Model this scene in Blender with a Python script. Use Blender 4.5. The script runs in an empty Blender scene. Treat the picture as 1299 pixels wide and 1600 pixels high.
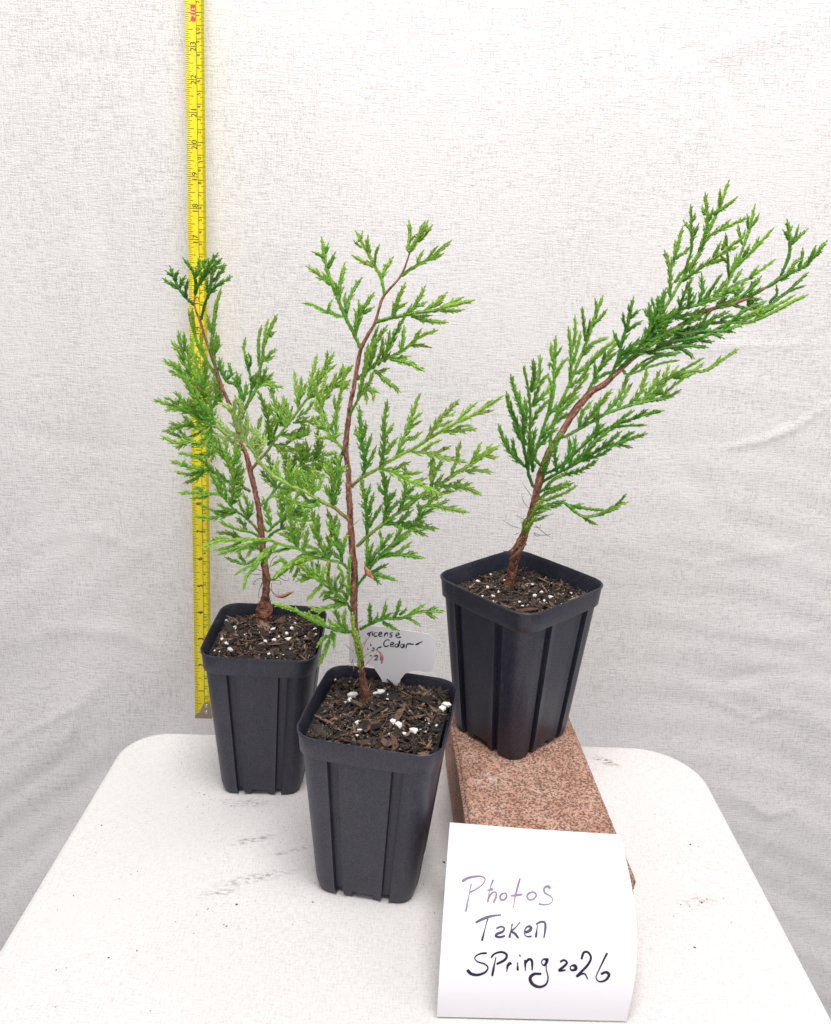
import bpy, math, random
import numpy as np
from mathutils import Vector, Matrix
from mathutils.bvhtree import BVHTree
random.seed(7); RNG = np.random.default_rng(7)
S = bpy.context.scene
COL = S.collection

# ------------------------------------------------------------------ camera
TH, RHO, FPX, CH = math.radians(18.3), math.radians(1.8), 1250.0, 0.413
F3 = np.array([0, math.cos(TH), -math.sin(TH)]); U0 = np.array([0, math.sin(TH), math.cos(TH)]); R0 = np.array([1., 0, 0])
RR = R0*math.cos(RHO) + U0*math.sin(RHO); UU = U0*math.cos(RHO) - R0*math.sin(RHO)
CP = np.array([0, 0, CH])
cam = bpy.data.cameras.new('camera'); co = bpy.data.objects.new('camera', cam); COL.objects.link(co)
co.matrix_world = Matrix(((RR[0], UU[0], -F3[0], CP[0]), (RR[1], UU[1], -F3[1], CP[1]), (RR[2], UU[2], -F3[2], CP[2]), (0, 0, 0, 1)))
cam.sensor_fit = 'HORIZONTAL'; cam.sensor_width = 36; cam.lens = FPX/1299*36; cam.clip_start = 0.01; cam.clip_end = 50
S.camera = co
# ------------------------------------------------------------------ light
w = bpy.data.worlds.new('World'); S.world = w; w.use_nodes = True
bg = w.node_tree.nodes['Background']; bg.inputs[0].default_value = (0.97, 0.945, 0.975, 1); bg.inputs[1].default_value = 0.43

def area(name, loc, target, size, power, col=(1, 1, 1)):
    l = bpy.data.lights.new(name, 'AREA'); l.shape = 'RECTANGLE'; l.size, l.size_y = size; l.energy = power; l.color = col
    o = bpy.data.objects.new(name, l); COL.objects.link(o); o.location = loc
    o.rotation_euler = (Vector(target)-Vector(loc)).to_track_quat('-Z', 'Y').to_euler()
area('softbox_top', (0.06, 0.06, 1.62), (0.0, 0.54, 0.1), (0.8, 0.6), 21.5, (1, 0.975, 0.955))
area('softbox_right', (1.1, -0.25, 0.75), (0.05, 0.5, 0.1), (0.6, 0.6), 2.1, (1, 0.965, 0.95))
S.view_settings.view_transform = 'Standard'; S.view_settings.look = 'None'; S.view_settings.exposure = 0.24; S.view_settings.gamma = 1
S.render.engine = 'CYCLES'

# ------------------------------------------------------------------ pixel rays -> points
def ray(x, y): return RR*(x-649.5) + UU*(800-y) + F3*FPX
def G(x, y, z):
    d = ray(x, y); return CP + d*((z-CH)/d[2])
def Y(x, y, yy):
    d = ray(x, y); return CP + d*(yy/d[1])
def Z(x, y, zc): return CP + ray(x, y)*(zc/FPX)

# ------------------------------------------------------------------ helpers
def mesh_obj(name, verts, faces, mat=None, parent=None, smooth=False, mats=None, mi=None, col=None):
    me = bpy.data.meshes.new(name)
    verts = np.asarray(verts, dtype=float)
    me.from_pydata([tuple(v) for v in verts] if len(verts) < 5000 else verts.tolist(), [], faces if isinstance(faces, list) else faces.tolist())
    if mats:
        for m in mats: me.materials.append(m)
        if mi is not None: me.polygons.foreach_set('material_index', mi)
    elif mat: me.materials.append(mat)
    if smooth: me.polygons.foreach_set('use_smooth', [True]*len(me.polygons))
    if col is not None:
        a = me.color_attributes.new('Col', 'FLOAT_COLOR', 'POINT')
        c = np.ones((len(verts), 4)); c[:, :3] = col; a.data.foreach_set('color', c.ravel())
    me.update()
    o = bpy.data.objects.new(name, me); COL.objects.link(o)
    if parent: o.parent = parent
    return o
def empty(name, loc, rz=0):
    o = bpy.data.objects.new(name, None); COL.objects.link(o); o.location = loc; o.rotation_euler = (0, 0, rz); o.empty_display_size = .02
    return o
def tag(o, label=None, cat=None, group=None, kind=None):
    if label: o['label'] = label
    if cat: o['category'] = cat
    if group: o['group'] = group
    if kind: o['kind'] = kind
    return o
def local(o, pts):                       # world -> local of an unrotated empty
    return np.asarray(pts) - np.array(o.location)

class NT:
    def __init__(s, name):
        s.m = bpy.data.materials.new(name); s.m.use_nodes = True; s.t = s.m.node_tree; s.b = s.t.nodes['Principled BSDF']
    def n(s, typ, **k):
        nd = s.t.nodes.new(typ)
        for a, v in k.items():
            if a.startswith('_'): setattr(nd, a[1:], v)
            else: nd.inputs[a.replace('__', ' ')].default_value = v
        return nd
    def l(s, a, b): s.t.links.new(a, b)
    def set(s, **k):
        for a, v in k.items():
            s.b.inputs[a.replace('__', ' ')].default_value = v
        return s
    def coord(s, scale=(1, 1, 1), rot=(0, 0, 0), loc=(0, 0, 0), out='Object'):
        tc = s.n('ShaderNodeTexCoord'); mp = s.n('ShaderNodeMapping'); mp.inputs['Scale'].default_value = scale; mp.inputs['Rotation'].default_value = rot; mp.inputs['Location'].default_value = loc
        s.l(tc.outputs[out], mp.inputs[0]); return mp.outputs[0]
    def noise(s, vec, scale, detail=3, rough=.5):
        nd = s.n('ShaderNodeTexNoise', Scale=scale, Detail=detail, Roughness=rough); s.l(vec, nd.inputs['Vector']); return nd.outputs['Fac']
    def ramp(s, fac, stops):
        r = s.n('ShaderNodeValToRGB'); e = r.color_ramp.elements
        while len(e) < len(stops): e.new(.5)
        for q, (p, c) in zip(e, stops): q.position = p; q.color = (*c, 1) if len(c) == 3 else c
        s.l(fac, r.inputs[0]); return r.outputs[0]
    def math(s, op, a, b=None):
        nd = s.t.nodes.new('ShaderNodeMath'); nd.operation = op
        for i, v in enumerate((a, b)):
            if v is None: continue
            if isinstance(v, (int, float)): nd.inputs[i].default_value = v
            else: s.l(v, nd.inputs[i])
        return nd.outputs[0]
    def mix(s, fac, a, b, typ='MIX'):
        nd = s.t.nodes.new('ShaderNodeMix'); nd.data_type = 'RGBA'; nd.blend_type = typ
        for i, v in ((0, fac), (6, a), (7, b)):
            if isinstance(v, (int, float)): nd.inputs[i].default_value = v
            elif isinstance(v, tuple): nd.inputs[i].default_value = (*v, 1)
            else: s.l(v, nd.inputs[i])
        return nd.outputs[2]
    def bump(s, h, strength=.3, dist=.001):
        b = s.n('ShaderNodeBump', Strength=strength, Distance=dist); s.l(h, b.inputs['Height']); s.l(b.outputs[0], s.b.inputs['Normal'])

def simple(name, col, rough=.5, **k):
    q = NT(name); q.set(Base__Color=(*col, 1), Roughness=rough, **k); return q.m

def fabric(name, base, dark, fine=1.0, bs=.35, smudges=()):
    q = NT(name)
    a = q.noise(q.coord((90*fine, 90*fine, 800*fine)), 1, 2, .6)      # weft
    b = q.noise(q.coord((800*fine, 800*fine, 80*fine)), 1, 2, .6)     # warp
    if name == 'table_cloth_white':
        a = q.noise(q.coord((170, 900, 300)), 1, 2, .6); b = q.noise(q.coord((900, 170, 300)), 1, 2, .6)
    c = q.noise(q.coord((900, 900, 900)), 1, 2, .7)
    m = q.noise(q.coord((6, 6, 6)), 1, 3, .6)
    h = q.math('ADD', q.math('ADD', a, b), c)
    f = q.math('MULTIPLY', h, 1/3)
    m2 = q.noise(q.coord((14, 14, 9), loc=(3, 1, 2)), 1, 3, .6)
    f = q.math('ADD', q.math('MULTIPLY', q.math('SUBTRACT', f, .5), q.math('ADD', q.math('MULTIPLY', m2, 1.9), .05)), .5)
    f2 = q.math('ADD', f, q.math('MULTIPLY', q.math('SUBTRACT', m, .5), .12))
    colr = q.ramp(f2, [(.38, dark), (.5, base), (.60, tuple(min(.9, v*1.06) for v in base))])
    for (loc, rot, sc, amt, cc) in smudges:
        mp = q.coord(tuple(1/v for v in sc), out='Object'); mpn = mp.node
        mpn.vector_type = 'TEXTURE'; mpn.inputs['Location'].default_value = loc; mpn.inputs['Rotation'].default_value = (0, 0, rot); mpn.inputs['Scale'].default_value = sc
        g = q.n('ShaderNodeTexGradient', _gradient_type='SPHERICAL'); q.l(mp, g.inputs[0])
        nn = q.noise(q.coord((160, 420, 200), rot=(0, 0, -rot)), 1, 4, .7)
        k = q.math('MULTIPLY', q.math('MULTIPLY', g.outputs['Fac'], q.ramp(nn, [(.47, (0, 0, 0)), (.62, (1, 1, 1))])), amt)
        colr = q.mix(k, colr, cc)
    q.l(colr, q.b.inputs['Base Color']); q.set(Roughness=.92)
    q.b.inputs['Specular IOR Level'].default_value = .15
    q.bump(h, bs, .0006)
    return q.m

# ------------------------------------------------------------------ backdrop cloth
def yc(z): return .703 + .105*(z+.03)
def seg_dist(px, pz, a, b):
    ax, az = a; bx, bz = b; dx, dz = bx-ax, bz-az; L2 = dx*dx+dz*dz+1e-12
    t = np.clip(((px-ax)*dx+(pz-az)*dz)/L2, 0, 1)
    return np.hypot(px-ax-t*dx, pz-az-t*dz), t
nx, nz = 520, 560
gx = np.linspace(-.75, .75, nx); gz = np.linspace(-.62, .86, nz)
X, Zz = np.meshgrid(gx, gz)
Yd = yc(Zz).copy()
sm = lambda e0, e1, v: (lambda t: t*t*(3-2*t))(np.clip((v-e0)/(e1-e0), 0, 1))
# broad soft vertical folds of the hanging sheet
Yd += .0022*np.sin(X*17+.8+Zz*.8) + .0012*np.sin(X*31-1.2+Zz*1.5)*sm(-.1, .6, Zz) + .0005*np.sin(X*57+Zz*6)
Yd += -.020*np.exp(-((X+.205+.05*Zz)/.035)**2)*sm(.0, .5, Zz)*.12
# swags running diagonally down at both lower corners
dl = (X+.30)*.75+(Zz-.02)*-.66
Yd += .0026*np.sin((X*.62-Zz*.78)*46)*sm(-.14, -.34, X)*sm(.22, -.08, Zz)
Yd += .0018*np.sin((X*.50+Zz*.86)*52+1)*sm(.2, .42, X)*sm(.18, -.12, Zz)
Yd += .0006*np.sin((X*.7-Zz*.7)*150+3*np.sin(Zz*20))*sm(-.10, -.34, X)*sm(.25, 0, Zz)
Yd += .0004*np.sin((X*.25+Zz)*170+3*np.sin(X*14))*sm(.12, .3, X)*sm(.5, .1, Zz)
def cp(x, y):
    p = Y(x, y, .74)
    for _ in range(4): p = Y(x, y, yc(p[2]))
    return p[0], p[2]
for pts, amp, wd in (
    ([(0, 1168), (60, 1135), (130, 1097), (165, 1060)], -.0035, .005), ([(75, 1205), (100, 1160), (125, 1110), (140, 1060)], -.003, .005),
    ([(0, 1260), (60, 1215), (110, 1180)], .0025, .007), ([(0, 1010), (90, 985), (190, 990), (260, 1015)], -.003, .009), ([(0, 1400), (80, 1310), (150, 1200)], .003, .009),
    ([(1299, 628), (1250, 665), (1190, 690), (1120, 700)], -.004, .004), ([(1110, 533), (1180, 541), (1299, 537)], -.0016, .0025),
    ([(1000, 545), (1080, 548), (1160, 540)], -.0012, .003), ([(1030, 960), (1120, 985), (1230, 1000), (1299, 985)], -.0028, .008),
    ([(1060, 1050), (1130, 1065), (1210, 1050), (1299, 1060)], .003, .007), ([(1090, 1080), (1180, 1125), (1230, 1105)], -.003, .005),
    ([(1150, 1240), (1200, 1275), (1250, 1262)], -.003, .005), ([(1170, 1360), (1190, 1330), (1215, 1300)], -.002, .003),
    ([(1040, 60), (1130, 110), (1170, 190), (1180, 300)], .003, .010), ([(1040, 120), (1100, 100), (1180, 60), (1299, 30)], -.0025, .010),
    ([(330, 60), (335, 180), (340, 350)], .003, .010), ([(150, 260), (170, 420), (150, 560)], .0035, .016), ([(880, 20), (870, 200), (890, 330)], .0025, .014),
    ([(0, 660), (80, 690), (200, 700)], .0022, .010), ([(40, 850), (140, 830), (230, 860)], -.002, .007), ([(1000, 640), (1100, 780), (1240, 860)], .0025, .012),
    ([(950, 850), (1100, 880), (1299, 850)], -.002, .006), ([(0, 120), (120, 90), (230, 110)], .0016, .008)):
    q = [cp(*p) for p in pts]
    dm = np.full_like(X, 9.); n_ = len(q)-1; tt = np.zeros_like(X)
    for i in range(n_):
        d_, t_ = seg_dist(X, Zz, q[i], q[i+1]); k = d_ < dm; dm = np.where(k, d_, dm); tt = np.where(k, (i+t_)/n_, tt)
    Yd += .42*amp*np.exp(-(dm/wd)**2)*(.25+.75*np.sin(np.clip(tt, .02, .98)*math.pi))
idx = np.arange(nx*nz).reshape(nz, nx)
fc = np.stack([idx[:-1, :-1], idx[:-1, 1:], idx[1:, 1:], idx[1:, :-1]], -1).reshape(-1, 4)
cl = mesh_obj('backdrop_cloth', np.stack([X, Yd, Zz], -1).reshape(-1, 3), fc, fabric('sheet_fabric', (.77, .75, .74), (.60, .585, .58), 1.0, .8), smooth=True)
tag(cl, 'white woven fabric sheet hung as the backdrop behind the table', 'backdrop', kind='structure')

# ------------------------------------------------------------------ table
def roundrect(hx0, hx1, y0, y1, r, n=14):
    out = []
    rl = r*.62; r = r*.9
    for cx, cy, a0, r in ((hx1-r, y1-r, 0, r), (hx0+rl, y1-rl, 90, rl), (hx0+rl, y0+rl, 180, rl), (hx1-r, y0+r, 270, r)):
        for k in range(n+1):
            a = math.radians(a0+90*k/n); out.append((cx+r*math.cos(a), cy+r*math.sin(a)))
    return np.array(out)
def loft(rings, closed_top=True, closed_bot=True):
    n = len(rings[0]); V = np.concatenate(rings); F = []
    for i in range(len(rings)-1):
        for k in range(n):
            a = i*n+k; b = i*n+(k+1) % n; F.append([a, b, b+n, a+n])
    if closed_bot: F.append(list(range(n))[::-1])
    if closed_top: F.append(list(range(n*(len(rings)-1), n*len(rings))))
    return V, F
def offset_ring(inset, z):
    p = roundrect(-.245+inset, .2485-inset, -.55+inset, .608-inset, .058-inset); return np.c_[p, np.full(len(p), z)]
sg = []
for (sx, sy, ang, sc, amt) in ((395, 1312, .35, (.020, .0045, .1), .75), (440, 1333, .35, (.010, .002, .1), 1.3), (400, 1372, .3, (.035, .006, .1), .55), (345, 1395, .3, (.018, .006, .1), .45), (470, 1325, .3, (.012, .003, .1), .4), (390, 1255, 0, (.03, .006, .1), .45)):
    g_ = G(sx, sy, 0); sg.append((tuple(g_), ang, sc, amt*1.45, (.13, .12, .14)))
for (sx, sy, ang, sc, amt) in ((943, 1188, -.5, (.013, .006, .1), 1.1), (957, 1195, -.2, (.009, .004, .1), .8), (1090, 1410, .2, (.02, .008, .1), .35)):
    sg.append((tuple(G(sx, sy, 0)), ang, sc, amt*1.7, (.28, .19, .15)))
V, Fc = loft([offset_ring(.004, -.035), offset_ring(.0005, -.033), offset_ring(0, -.028), offset_ring(0, -.0035), offset_ring(.001, -.001), offset_ring(.0035, 0)])
tm = fabric('table_cloth_white', (.75, .73, .725), (.64, .62, .62), 1.0, .28, sg)
tb = empty('folding_table', (0, 0, -.035)); tag(tb, 'white table with rounded corners that carries the pots and the brick', 'table')
mesh_obj('tabletop', local(tb, V), Fc, tm, tb)
# material uses object space: keep the tabletop's object space equal to the world
tt_ = [o for o in COL.objects if o.name == 'tabletop'][0]
tt_.data.transform(Matrix.Translation((0, 0, -.035))); tt_.location = (0, 0, .035)

# ------------------------------------------------------------------ brick
bq = NT('brick_clay')
v = bq.coord()
n1 = bq.noise(v, 620, 4, .7); n2 = bq.noise(v, 60, 3, .6); n3 = bq.noise(v, 1300, 2, .6)
c1 = bq.ramp(n2, [(.3, (.50, .26, .185)), (.5, (.64, .37, .275)), (.7, (.70, .45, .35))])
pit = bq.ramp(n1, [(.36, (0, 0, 0)), (.50, (1, 1, 1))])
c2 = bq.mix(pit, (.26, .135, .095), c1)
c3 = bq.mix(bq.ramp(n3, [(.58, (0, 0, 0)), (.72, (.5, .5, .5))]), c2, (.62, .45, .36))
g_ = bq.n('ShaderNodeTexGradient', _gradient_type='SPHERICAL')
bp = G(762, 1217, .056)
BC, BY = np.array([.0858, .485]), math.radians(3.3)
dx_, dy_ = bp[0]-BC[0], bp[1]-BC[1]
mp = bq.coord(); mp.node.vector_type = 'TEXTURE'; mp.node.inputs['Location'].default_value = (dx_*math.cos(BY)+dy_*math.sin(BY), -dx_*math.sin(BY)+dy_*math.cos(BY), .056); mp.node.inputs['Scale'].default_value = (.016, .012, .01)
bq.l(mp, g_.inputs[0])
wh = bq.math('MULTIPLY', g_.outputs['Fac'], bq.ramp(bq.noise(v, 160, 3, .6), [(.5, (0, 0, 0)), (.6, (1, 1, 1))]))
c4 = bq.mix(wh, c3, (.75, .68, .62))
bq.l(c4, bq.b.inputs['Base Color']); bq.set(Roughness=.95)
bq.bump(bq.math('ADD', bq.math('MULTIPLY', pit, .8), bq.math('ADD', n1, bq.math('MULTIPLY', n3, .5))), .9, .0012)
def boxgrid(hx, hy, h, st, fr):
    # rounded box made from a subdivided cube, edges eroded
    import bmesh
    bm = bmesh.new(); bmesh.ops.create_cube(bm, size=1)
    bmesh.ops.scale(bm, vec=(2*hx, 2*hy, h), verts=bm.verts); bmesh.ops.translate(bm, vec=(0, 0, h/2), verts=bm.verts)
    bmesh.ops.bevel(bm, geom=bm.edges[:]+bm.verts[:], offset=fr, segments=3, affect='EDGES')
    bmesh.ops.subdivide_edges(bm, edges=[e for e in bm.edges if e.calc_length() > st], cuts=40, use_grid_fill=True)
    return bm
from mathutils import noise as mn
bm = boxgrid(.0489, .100, .0555, .02, .0022)
bm.normal_update()
for vv in bm.verts:
    p = vv.co*1.0; e = (abs(p.x) > .046) + (abs(p.y) > .097) + (abs(p.z-.028) > .0255)
    am = .00025 if e < 2 else .0016
    dsp = mn.noise(p*420)*am + mn.noise(p*150)*am*1.0
    if p.z > .001: vv.co += vv.normal*(min(dsp, .0002)-(0 if e < 2 else .0004))
me = bpy.data.meshes.new('clay_brick'); bm.to_mesh(me); bm.free(); me.materials.append(bq.m)
for p_ in me.polygons: p_.use_smooth = True
br = bpy.data.objects.new('clay_brick', me); COL.objects.link(br); br.location = (BC[0], BC[1], 0.0003); br.rotation_euler = (0, 0, BY)
tag(br, 'orange brown clay brick lying on the white table under the rear pot', 'brick')

# ------------------------------------------------------------------ pots
pq = NT('pot_plastic')
v = pq.coord()
f1 = pq.noise(v, 1000, 3, .75); f2 = pq.noise(v, 25, 3, .6)
pc = pq.mix(pq.ramp(f1, [(.35, (0, 0, 0)), (.7, (1, 1, 1))]), (.009, .009, .017), (.047, .049, .078))
pc = pq.mix(pq.math('MULTIPLY', pq.ramp(f2, [(.5, (0, 0, 0)), (.75, (1, 1, 1))]), .35), pc, (.075, .072, .085))
f3 = pq.noise(pq.coord((420, 420, 26)), 1, 3, .65); f4 = pq.noise(pq.coord((70, 70, 70)), 1, 5, .75)
pc = pq.mix(pq.math('MULTIPLY', pq.ramp(f3, [(.60, (0, 0, 0)), (.72, (1, 1, 1))]), .16), pc, (.15, .14, .15))
pc = pq.mix(pq.math('MULTIPLY', pq.ramp(f4, [(.58, (0, 0, 0)), (.75, (1, 1, 1))]), .22), pc, (.13, .11, .10))
pq.l(pc, pq.b.inputs['Base Color']); pq.set(Roughness=.42)
pq.l(pq.math('ADD', pq.math('MULTIPLY', f2, .22), .32), pq.b.inputs['Roughness'])
pq.b.inputs['Specular IOR Level'].default_value = .5
pq.bump(f1, .10, .0004)
POT = pq.m
H = .127
FP = [-.38, -.26, -.24, .0, .24, .26, .38]
def face_samples(a, r, depth):
    m = (a-r)/a
    ts = [-m, -.62, -.555, -.54, -.50, -.44, -.40, -.385, -.30, -.225, -.21, -.1, 0, .1, .21, .225, .30, .385, .40, .44, .50, .54, .555, .62, m]
    ts = [max(-m, min(m, t)) for t in ts]
    out = []
    for t in ts:
        d = 0
        if .39 < abs(t) < .55 and abs(t) < m: d = depth
        elif depth and .38 < abs(t) < .56: d = -.0009
        out.append((t*a, d, t))
    return out
def pot_ring(a, r, depth, bow=.0007):
    pts, ts = [], []
    for k in range(4):
        c, s = math.cos(k*math.pi/2), math.sin(k*math.pi/2)
        for x, d, t in face_samples(a, r, depth):
            q = (x, -(a-d+bow*(1-t*t)))
            pts.append((q[0]*c-q[1]*s, q[0]*s+q[1]*c)); ts.append((t, d > .001))
        for j in range(1, 8):
            an = -math.pi/2+math.pi/2*j/8; q = (a-r+r*math.cos(an), -(a-r)+r*math.sin(an))
            pts.append((q[0]*c-q[1]*s, q[0]*s+q[1]*c)); ts.append((1, False))
    return pts, ts
def make_pot():
    root = empty('plastic_pot', (0, 0, 0))
    rings = []
    zs = [0, .0012, .004, .0075, .010, .03, .05, .075, .10, H-.0135]
    for i, z in enumerate(zs):
        u = z/(H-.0135); a = .0332+(.0432-.0332)*u
        if z < .009: a -= .0011*(1-z/.009)**1.5
        r = .0095+.0035*u
        p, ts = pot_ring(a, r, .0030, .0005+.0004*u)
        ring = []
        for (x, y), (t, g) in zip(p, ts):
            zz = z
            if i <= 3:
                lo = 0
                if abs(t) <= .215: lo = .0042
                elif g: lo = .0030
                elif .38 < abs(t) < .56: lo = .0015
                zz = max(z, lo+i*.0003)
            ring.append((x, y, zz))
        rings.append(np.array(ring))
    V, Fc = loft(rings, False, False)
    o = mesh_obj('wall', V, Fc, POT, root, smooth=True)
    me_ = o.data
    sol = o.modifiers.new('thickness', 'SOLIDIFY'); sol.thickness = .0011; sol.offset = -1
    es = o.modifiers.new('split', 'EDGE_SPLIT'); es.split_angle = math.radians(32)
    rings = []
    for z, a in ((H-.0150, .0426), (H-.0153, .0440), (H-.0147, .0445), (H-.006, .0451), (H-.0020, .0453), (H-.0016, .0459), (H-.0006, .0460), (H, .0457), (H+.0001, .0452), (H-.0005, .0449), (H-.003, .0445), (H-.0150, .0426)):
        p, _ = pot_ring(a, .0125, 0, .0011); rings.append(np.array([(x, y, z) for x, y in p]))
    V, Fc = loft(rings, False, False)
    o2 = mesh_obj('rim', V, Fc, POT, root, smooth=True)
    es = o2.modifiers.new('split', 'EDGE_SPLIT'); es.split_angle = math.radians(50)
    p, _ = pot_ring(.0308, .0095, 0, 0)
    mesh_obj('base', *loft([np.array([(x, y, .0045) for x, y in p]), np.array([(x, y, .0058) for x, y in p])]), POT, root)
    return root
def copy_tree(o, parent=None):
    c = o.copy(); COL.objects.link(c); c.parent = parent
    for ch in list(o.children): copy_tree(ch, c)
    return c
POTS = [((-.1125, .5600, 0), 1.2), ((-.0185, .4570, 0), -9.0), ((.0795, .5450, .0563), 42.0)]
plab = ['black square plastic pot standing leftmost, right in front of the tape measure',
        'black square plastic pot nearest the viewer, with a white name tag at its back',
        'black square plastic pot standing turned corner-forward on top of the clay brick']
p0 = make_pot(); pots = [p0, copy_tree(p0), copy_tree(p0)]
for o, (l, a), lb in zip(pots, POTS, plab):
    o.location = l; o.rotation_euler = (0, 0, math.radians(a)); tag(o, lb, 'plant pot', 'black nursery pots')

for o, tl_ in ((pots[0], 1.7), (pots[1], 1.7)):       # these two lean a touch on the soft cover
    o.rotation_euler[1] = math.radians(tl_); o.location[0] -= math.tan(math.radians(tl_))*H; o.location[2] += .0006
pots[0].scale = (.935, 1, 1)
# ------------------------------------------------------------------ potting soil
sq = NT('bark_soil'); at = sq.n('ShaderNodeAttribute', _attribute_name='Col')
nn = sq.noise(sq.coord((900, 900, 900)), 1, 3, .7)
sc_ = sq.mix(1.0, at.outputs['Color'], sq.ramp(nn, [(.3, (.45, .45, .45)), (.65, (1.35, 1.3, 1.25))]), 'MULTIPLY')
sq.l(sc_, sq.b.inputs['Base Color']); sq.set(Roughness=.85); sq.bump(nn, .6, .0006)
SOIL = sq.m
wq = NT('perlite_white'); wq.set(Base__Color=(.82, .80, .76, 1), Roughness=.8); wq.bump(wq.noise(wq.coord(), 900, 2), .4, .0005)
PERL = wq.m
def chip(L_, W_, T_, bend):
    xs = (-.5, -.15, .2, .5); out = []
    for k, x in enumerate(xs):
        s = (.35, 1, .9, .3)[k]*(.8+.4*random.random())
        yo = bend*(x*x)*L_
        for yy, zz in ((-1, -.6), (1, -.6), (.8, .7), (-.8, .7)):
            out.append((x*L_, yy*W_*.5*s+yo+random.uniform(-.1, .1)*W_, zz*T_*.5*s+random.uniform(-.15, .15)*T_))
    return np.array(out)
CF = [[0, 3, 2, 1], [12, 13, 14, 15]]
for i in range(3):
    for k in range(4): CF.append([i*4+k, i*4+(k+1) % 4, i*4+4+(k+1) % 4, i*4+4+k])
CF = np.array(CF)
ICO = None
def ico():
    import bmesh
    global ICO
    if ICO is None:
        bm = bmesh.new(); bmesh.ops.create_icosphere(bm, subdivisions=1, radius=1); ICO = (np.array([v.co[:] for v in bm.verts]), [[v.index for v in f.verts] for f in bm.faces]); bm.free()
    return ICO
def soil(loc, yaw, zs, label, nchip, nperl, seed, slope=0, fixed=()):
    random.seed(seed)
    root_z = loc[2]+zs
    V, Fl, C = [], [], []
    n = 60; half = .0418
    base = 0
    def hgt(x, y): return .0016*mn.noise(Vector((x*60+seed, y*60, 1))) + .0009*mn.noise(Vector((x*190, y*190+seed, 4))) + slope*y
    for j in range(n):
        for i in range(n):
            x = -half+2*half*i/(n-1); y = -half+2*half*j/(n-1)
            m = max(abs(x), abs(y)); rr = math.hypot(x, y)
            if rr > 1e-6 and rr > half*1.25: x *= half*1.25/rr; y *= half*1.25/rr
            V.append((x, y, hgt(x, y)-.0015)); g = random.uniform(.6, 1.2); C.append((.011*g, .008*g, .0065*g))
    for j in range(n-1):
        for i in range(n-1): Fl.append([j*n+i, j*n+i+1, (j+1)*n+i+1, (j+1)*n+i])
    V = [np.array(V)]; base = n*n; C = [np.array(C)]
    pal = [(.026, .019, .016), (.048, .033, .027), (.014, .011, .010), (.105, .068, .050), (.17, .112, .080), (.080, .042, .028), (.28, .19, .13)]
    wts = [5, 4, 6, 3, 2.2, 2, .9]
    def inside():
        while True:
            x, y = random.uniform(-.0405, .0405), random.uniform(-.0405, .0405)
            if math.hypot(max(abs(x)-.029, 0), max(abs(y)-.029, 0)) < .0115: return x, y
    for k in range(nchip):
        big = k % 6 == 0; huge = k > nchip-55
        L_ = random.uniform(.010, .020) if huge else random.uniform(.007, .014) if big else random.uniform(.0018, .0085)
        W_ = L_*random.uniform(.12, .4) if not big else random.uniform(.0011, .0026)
        c = chip(L_, max(W_, .0008), random.uniform(.0006, .0018), random.uniform(-.5, .5))
        R = (Matrix.Rotation(random.uniform(0, 6.28), 3, 'Z') @ Matrix.Rotation(random.gauss(0, .34), 3, 'Y') @ Matrix.Rotation(random.uniform(-.6, .6), 3, 'X'))
        x, y = inside(); lim = .040-L_*.35; x = max(-lim, min(lim, x)); y = max(-lim, min(lim, y))
        c = c @ np.array(R).T + np.array((x, y, hgt(x, y)+random.uniform(-.0008, .0014)+(.0008 if huge else 0)))
        V.append(c); Fl += (CF+base).tolist(); base += 16
        q = np.array(random.choices(pal, wts)[0])*random.uniform(.7, 1.3); C.append(np.tile(q, (16, 1)))
    for k in range(1500):       # fine dust and fibres between the chips
        L_ = random.uniform(.0005, .0016); c = chip(L_, L_*.7, L_*.6, 0) @ np.array(Matrix.Rotation(random.uniform(0, 6.28), 3, 'Z')).T
        x, y = inside(); V.append(c+np.array((x, y, hgt(x, y)+random.uniform(.0002, .0018)))); Fl += (CF+base).tolist(); base += 16
        C.append(np.tile(np.array(random.choice(((.02, .015, .012), (.05, .035, .025), (.10, .07, .05), (.25, .19, .14))))*random.uniform(.6, 1.2), (16, 1)))
    for k in range(14):
        L_ = random.uniform(.010, .022); c = chip(L_, .0005, .0004, random.uniform(-1, 1)) @ np.array(Matrix.Rotation(random.uniform(0, 6.28), 3, 'Z') @ Matrix.Rotation(random.uniform(-.3, .3), 3, 'Y')).T
        x, y = inside(); x *= .7; y *= .7; V.append(c+np.array((x, y, hgt(x, y)+.0022))); Fl += (CF+base).tolist(); base += 16; C.append(np.tile(np.array((.20, .13, .08))*random.uniform(.5, 1.3), (16, 1)))
    o = mesh_obj('potting_soil', np.concatenate(V), Fl, SOIL, None, col=np.concatenate(C))
    o.location = (loc[0], loc[1], root_z); o.rotation_euler = (0, 0, math.radians(yaw)); o.scale = (.94, 1, 1) if seed == 11 else (1, 1, 1); tag(o, label, 'potting soil', kind='stuff')
    iv, if_ = ico(); V, Fl, base = [], [], 0
    spots = []
    ca, sa = math.cos(-math.radians(yaw)), math.sin(-math.radians(yaw))
    for (px, py, r) in fixed:
        g = G(px, py, root_z+.001); dx, dy = g[0]-loc[0], g[1]-loc[1]; x, y = dx*ca-dy*sa, dx*sa+dy*ca
        if max(abs(x), abs(y)) < .0415: spots.append((x, y, r*.00052/2))
    for k in range(nperl): spots.append((*inside(), random.choice((.0004, .0006, .0010))))
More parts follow.
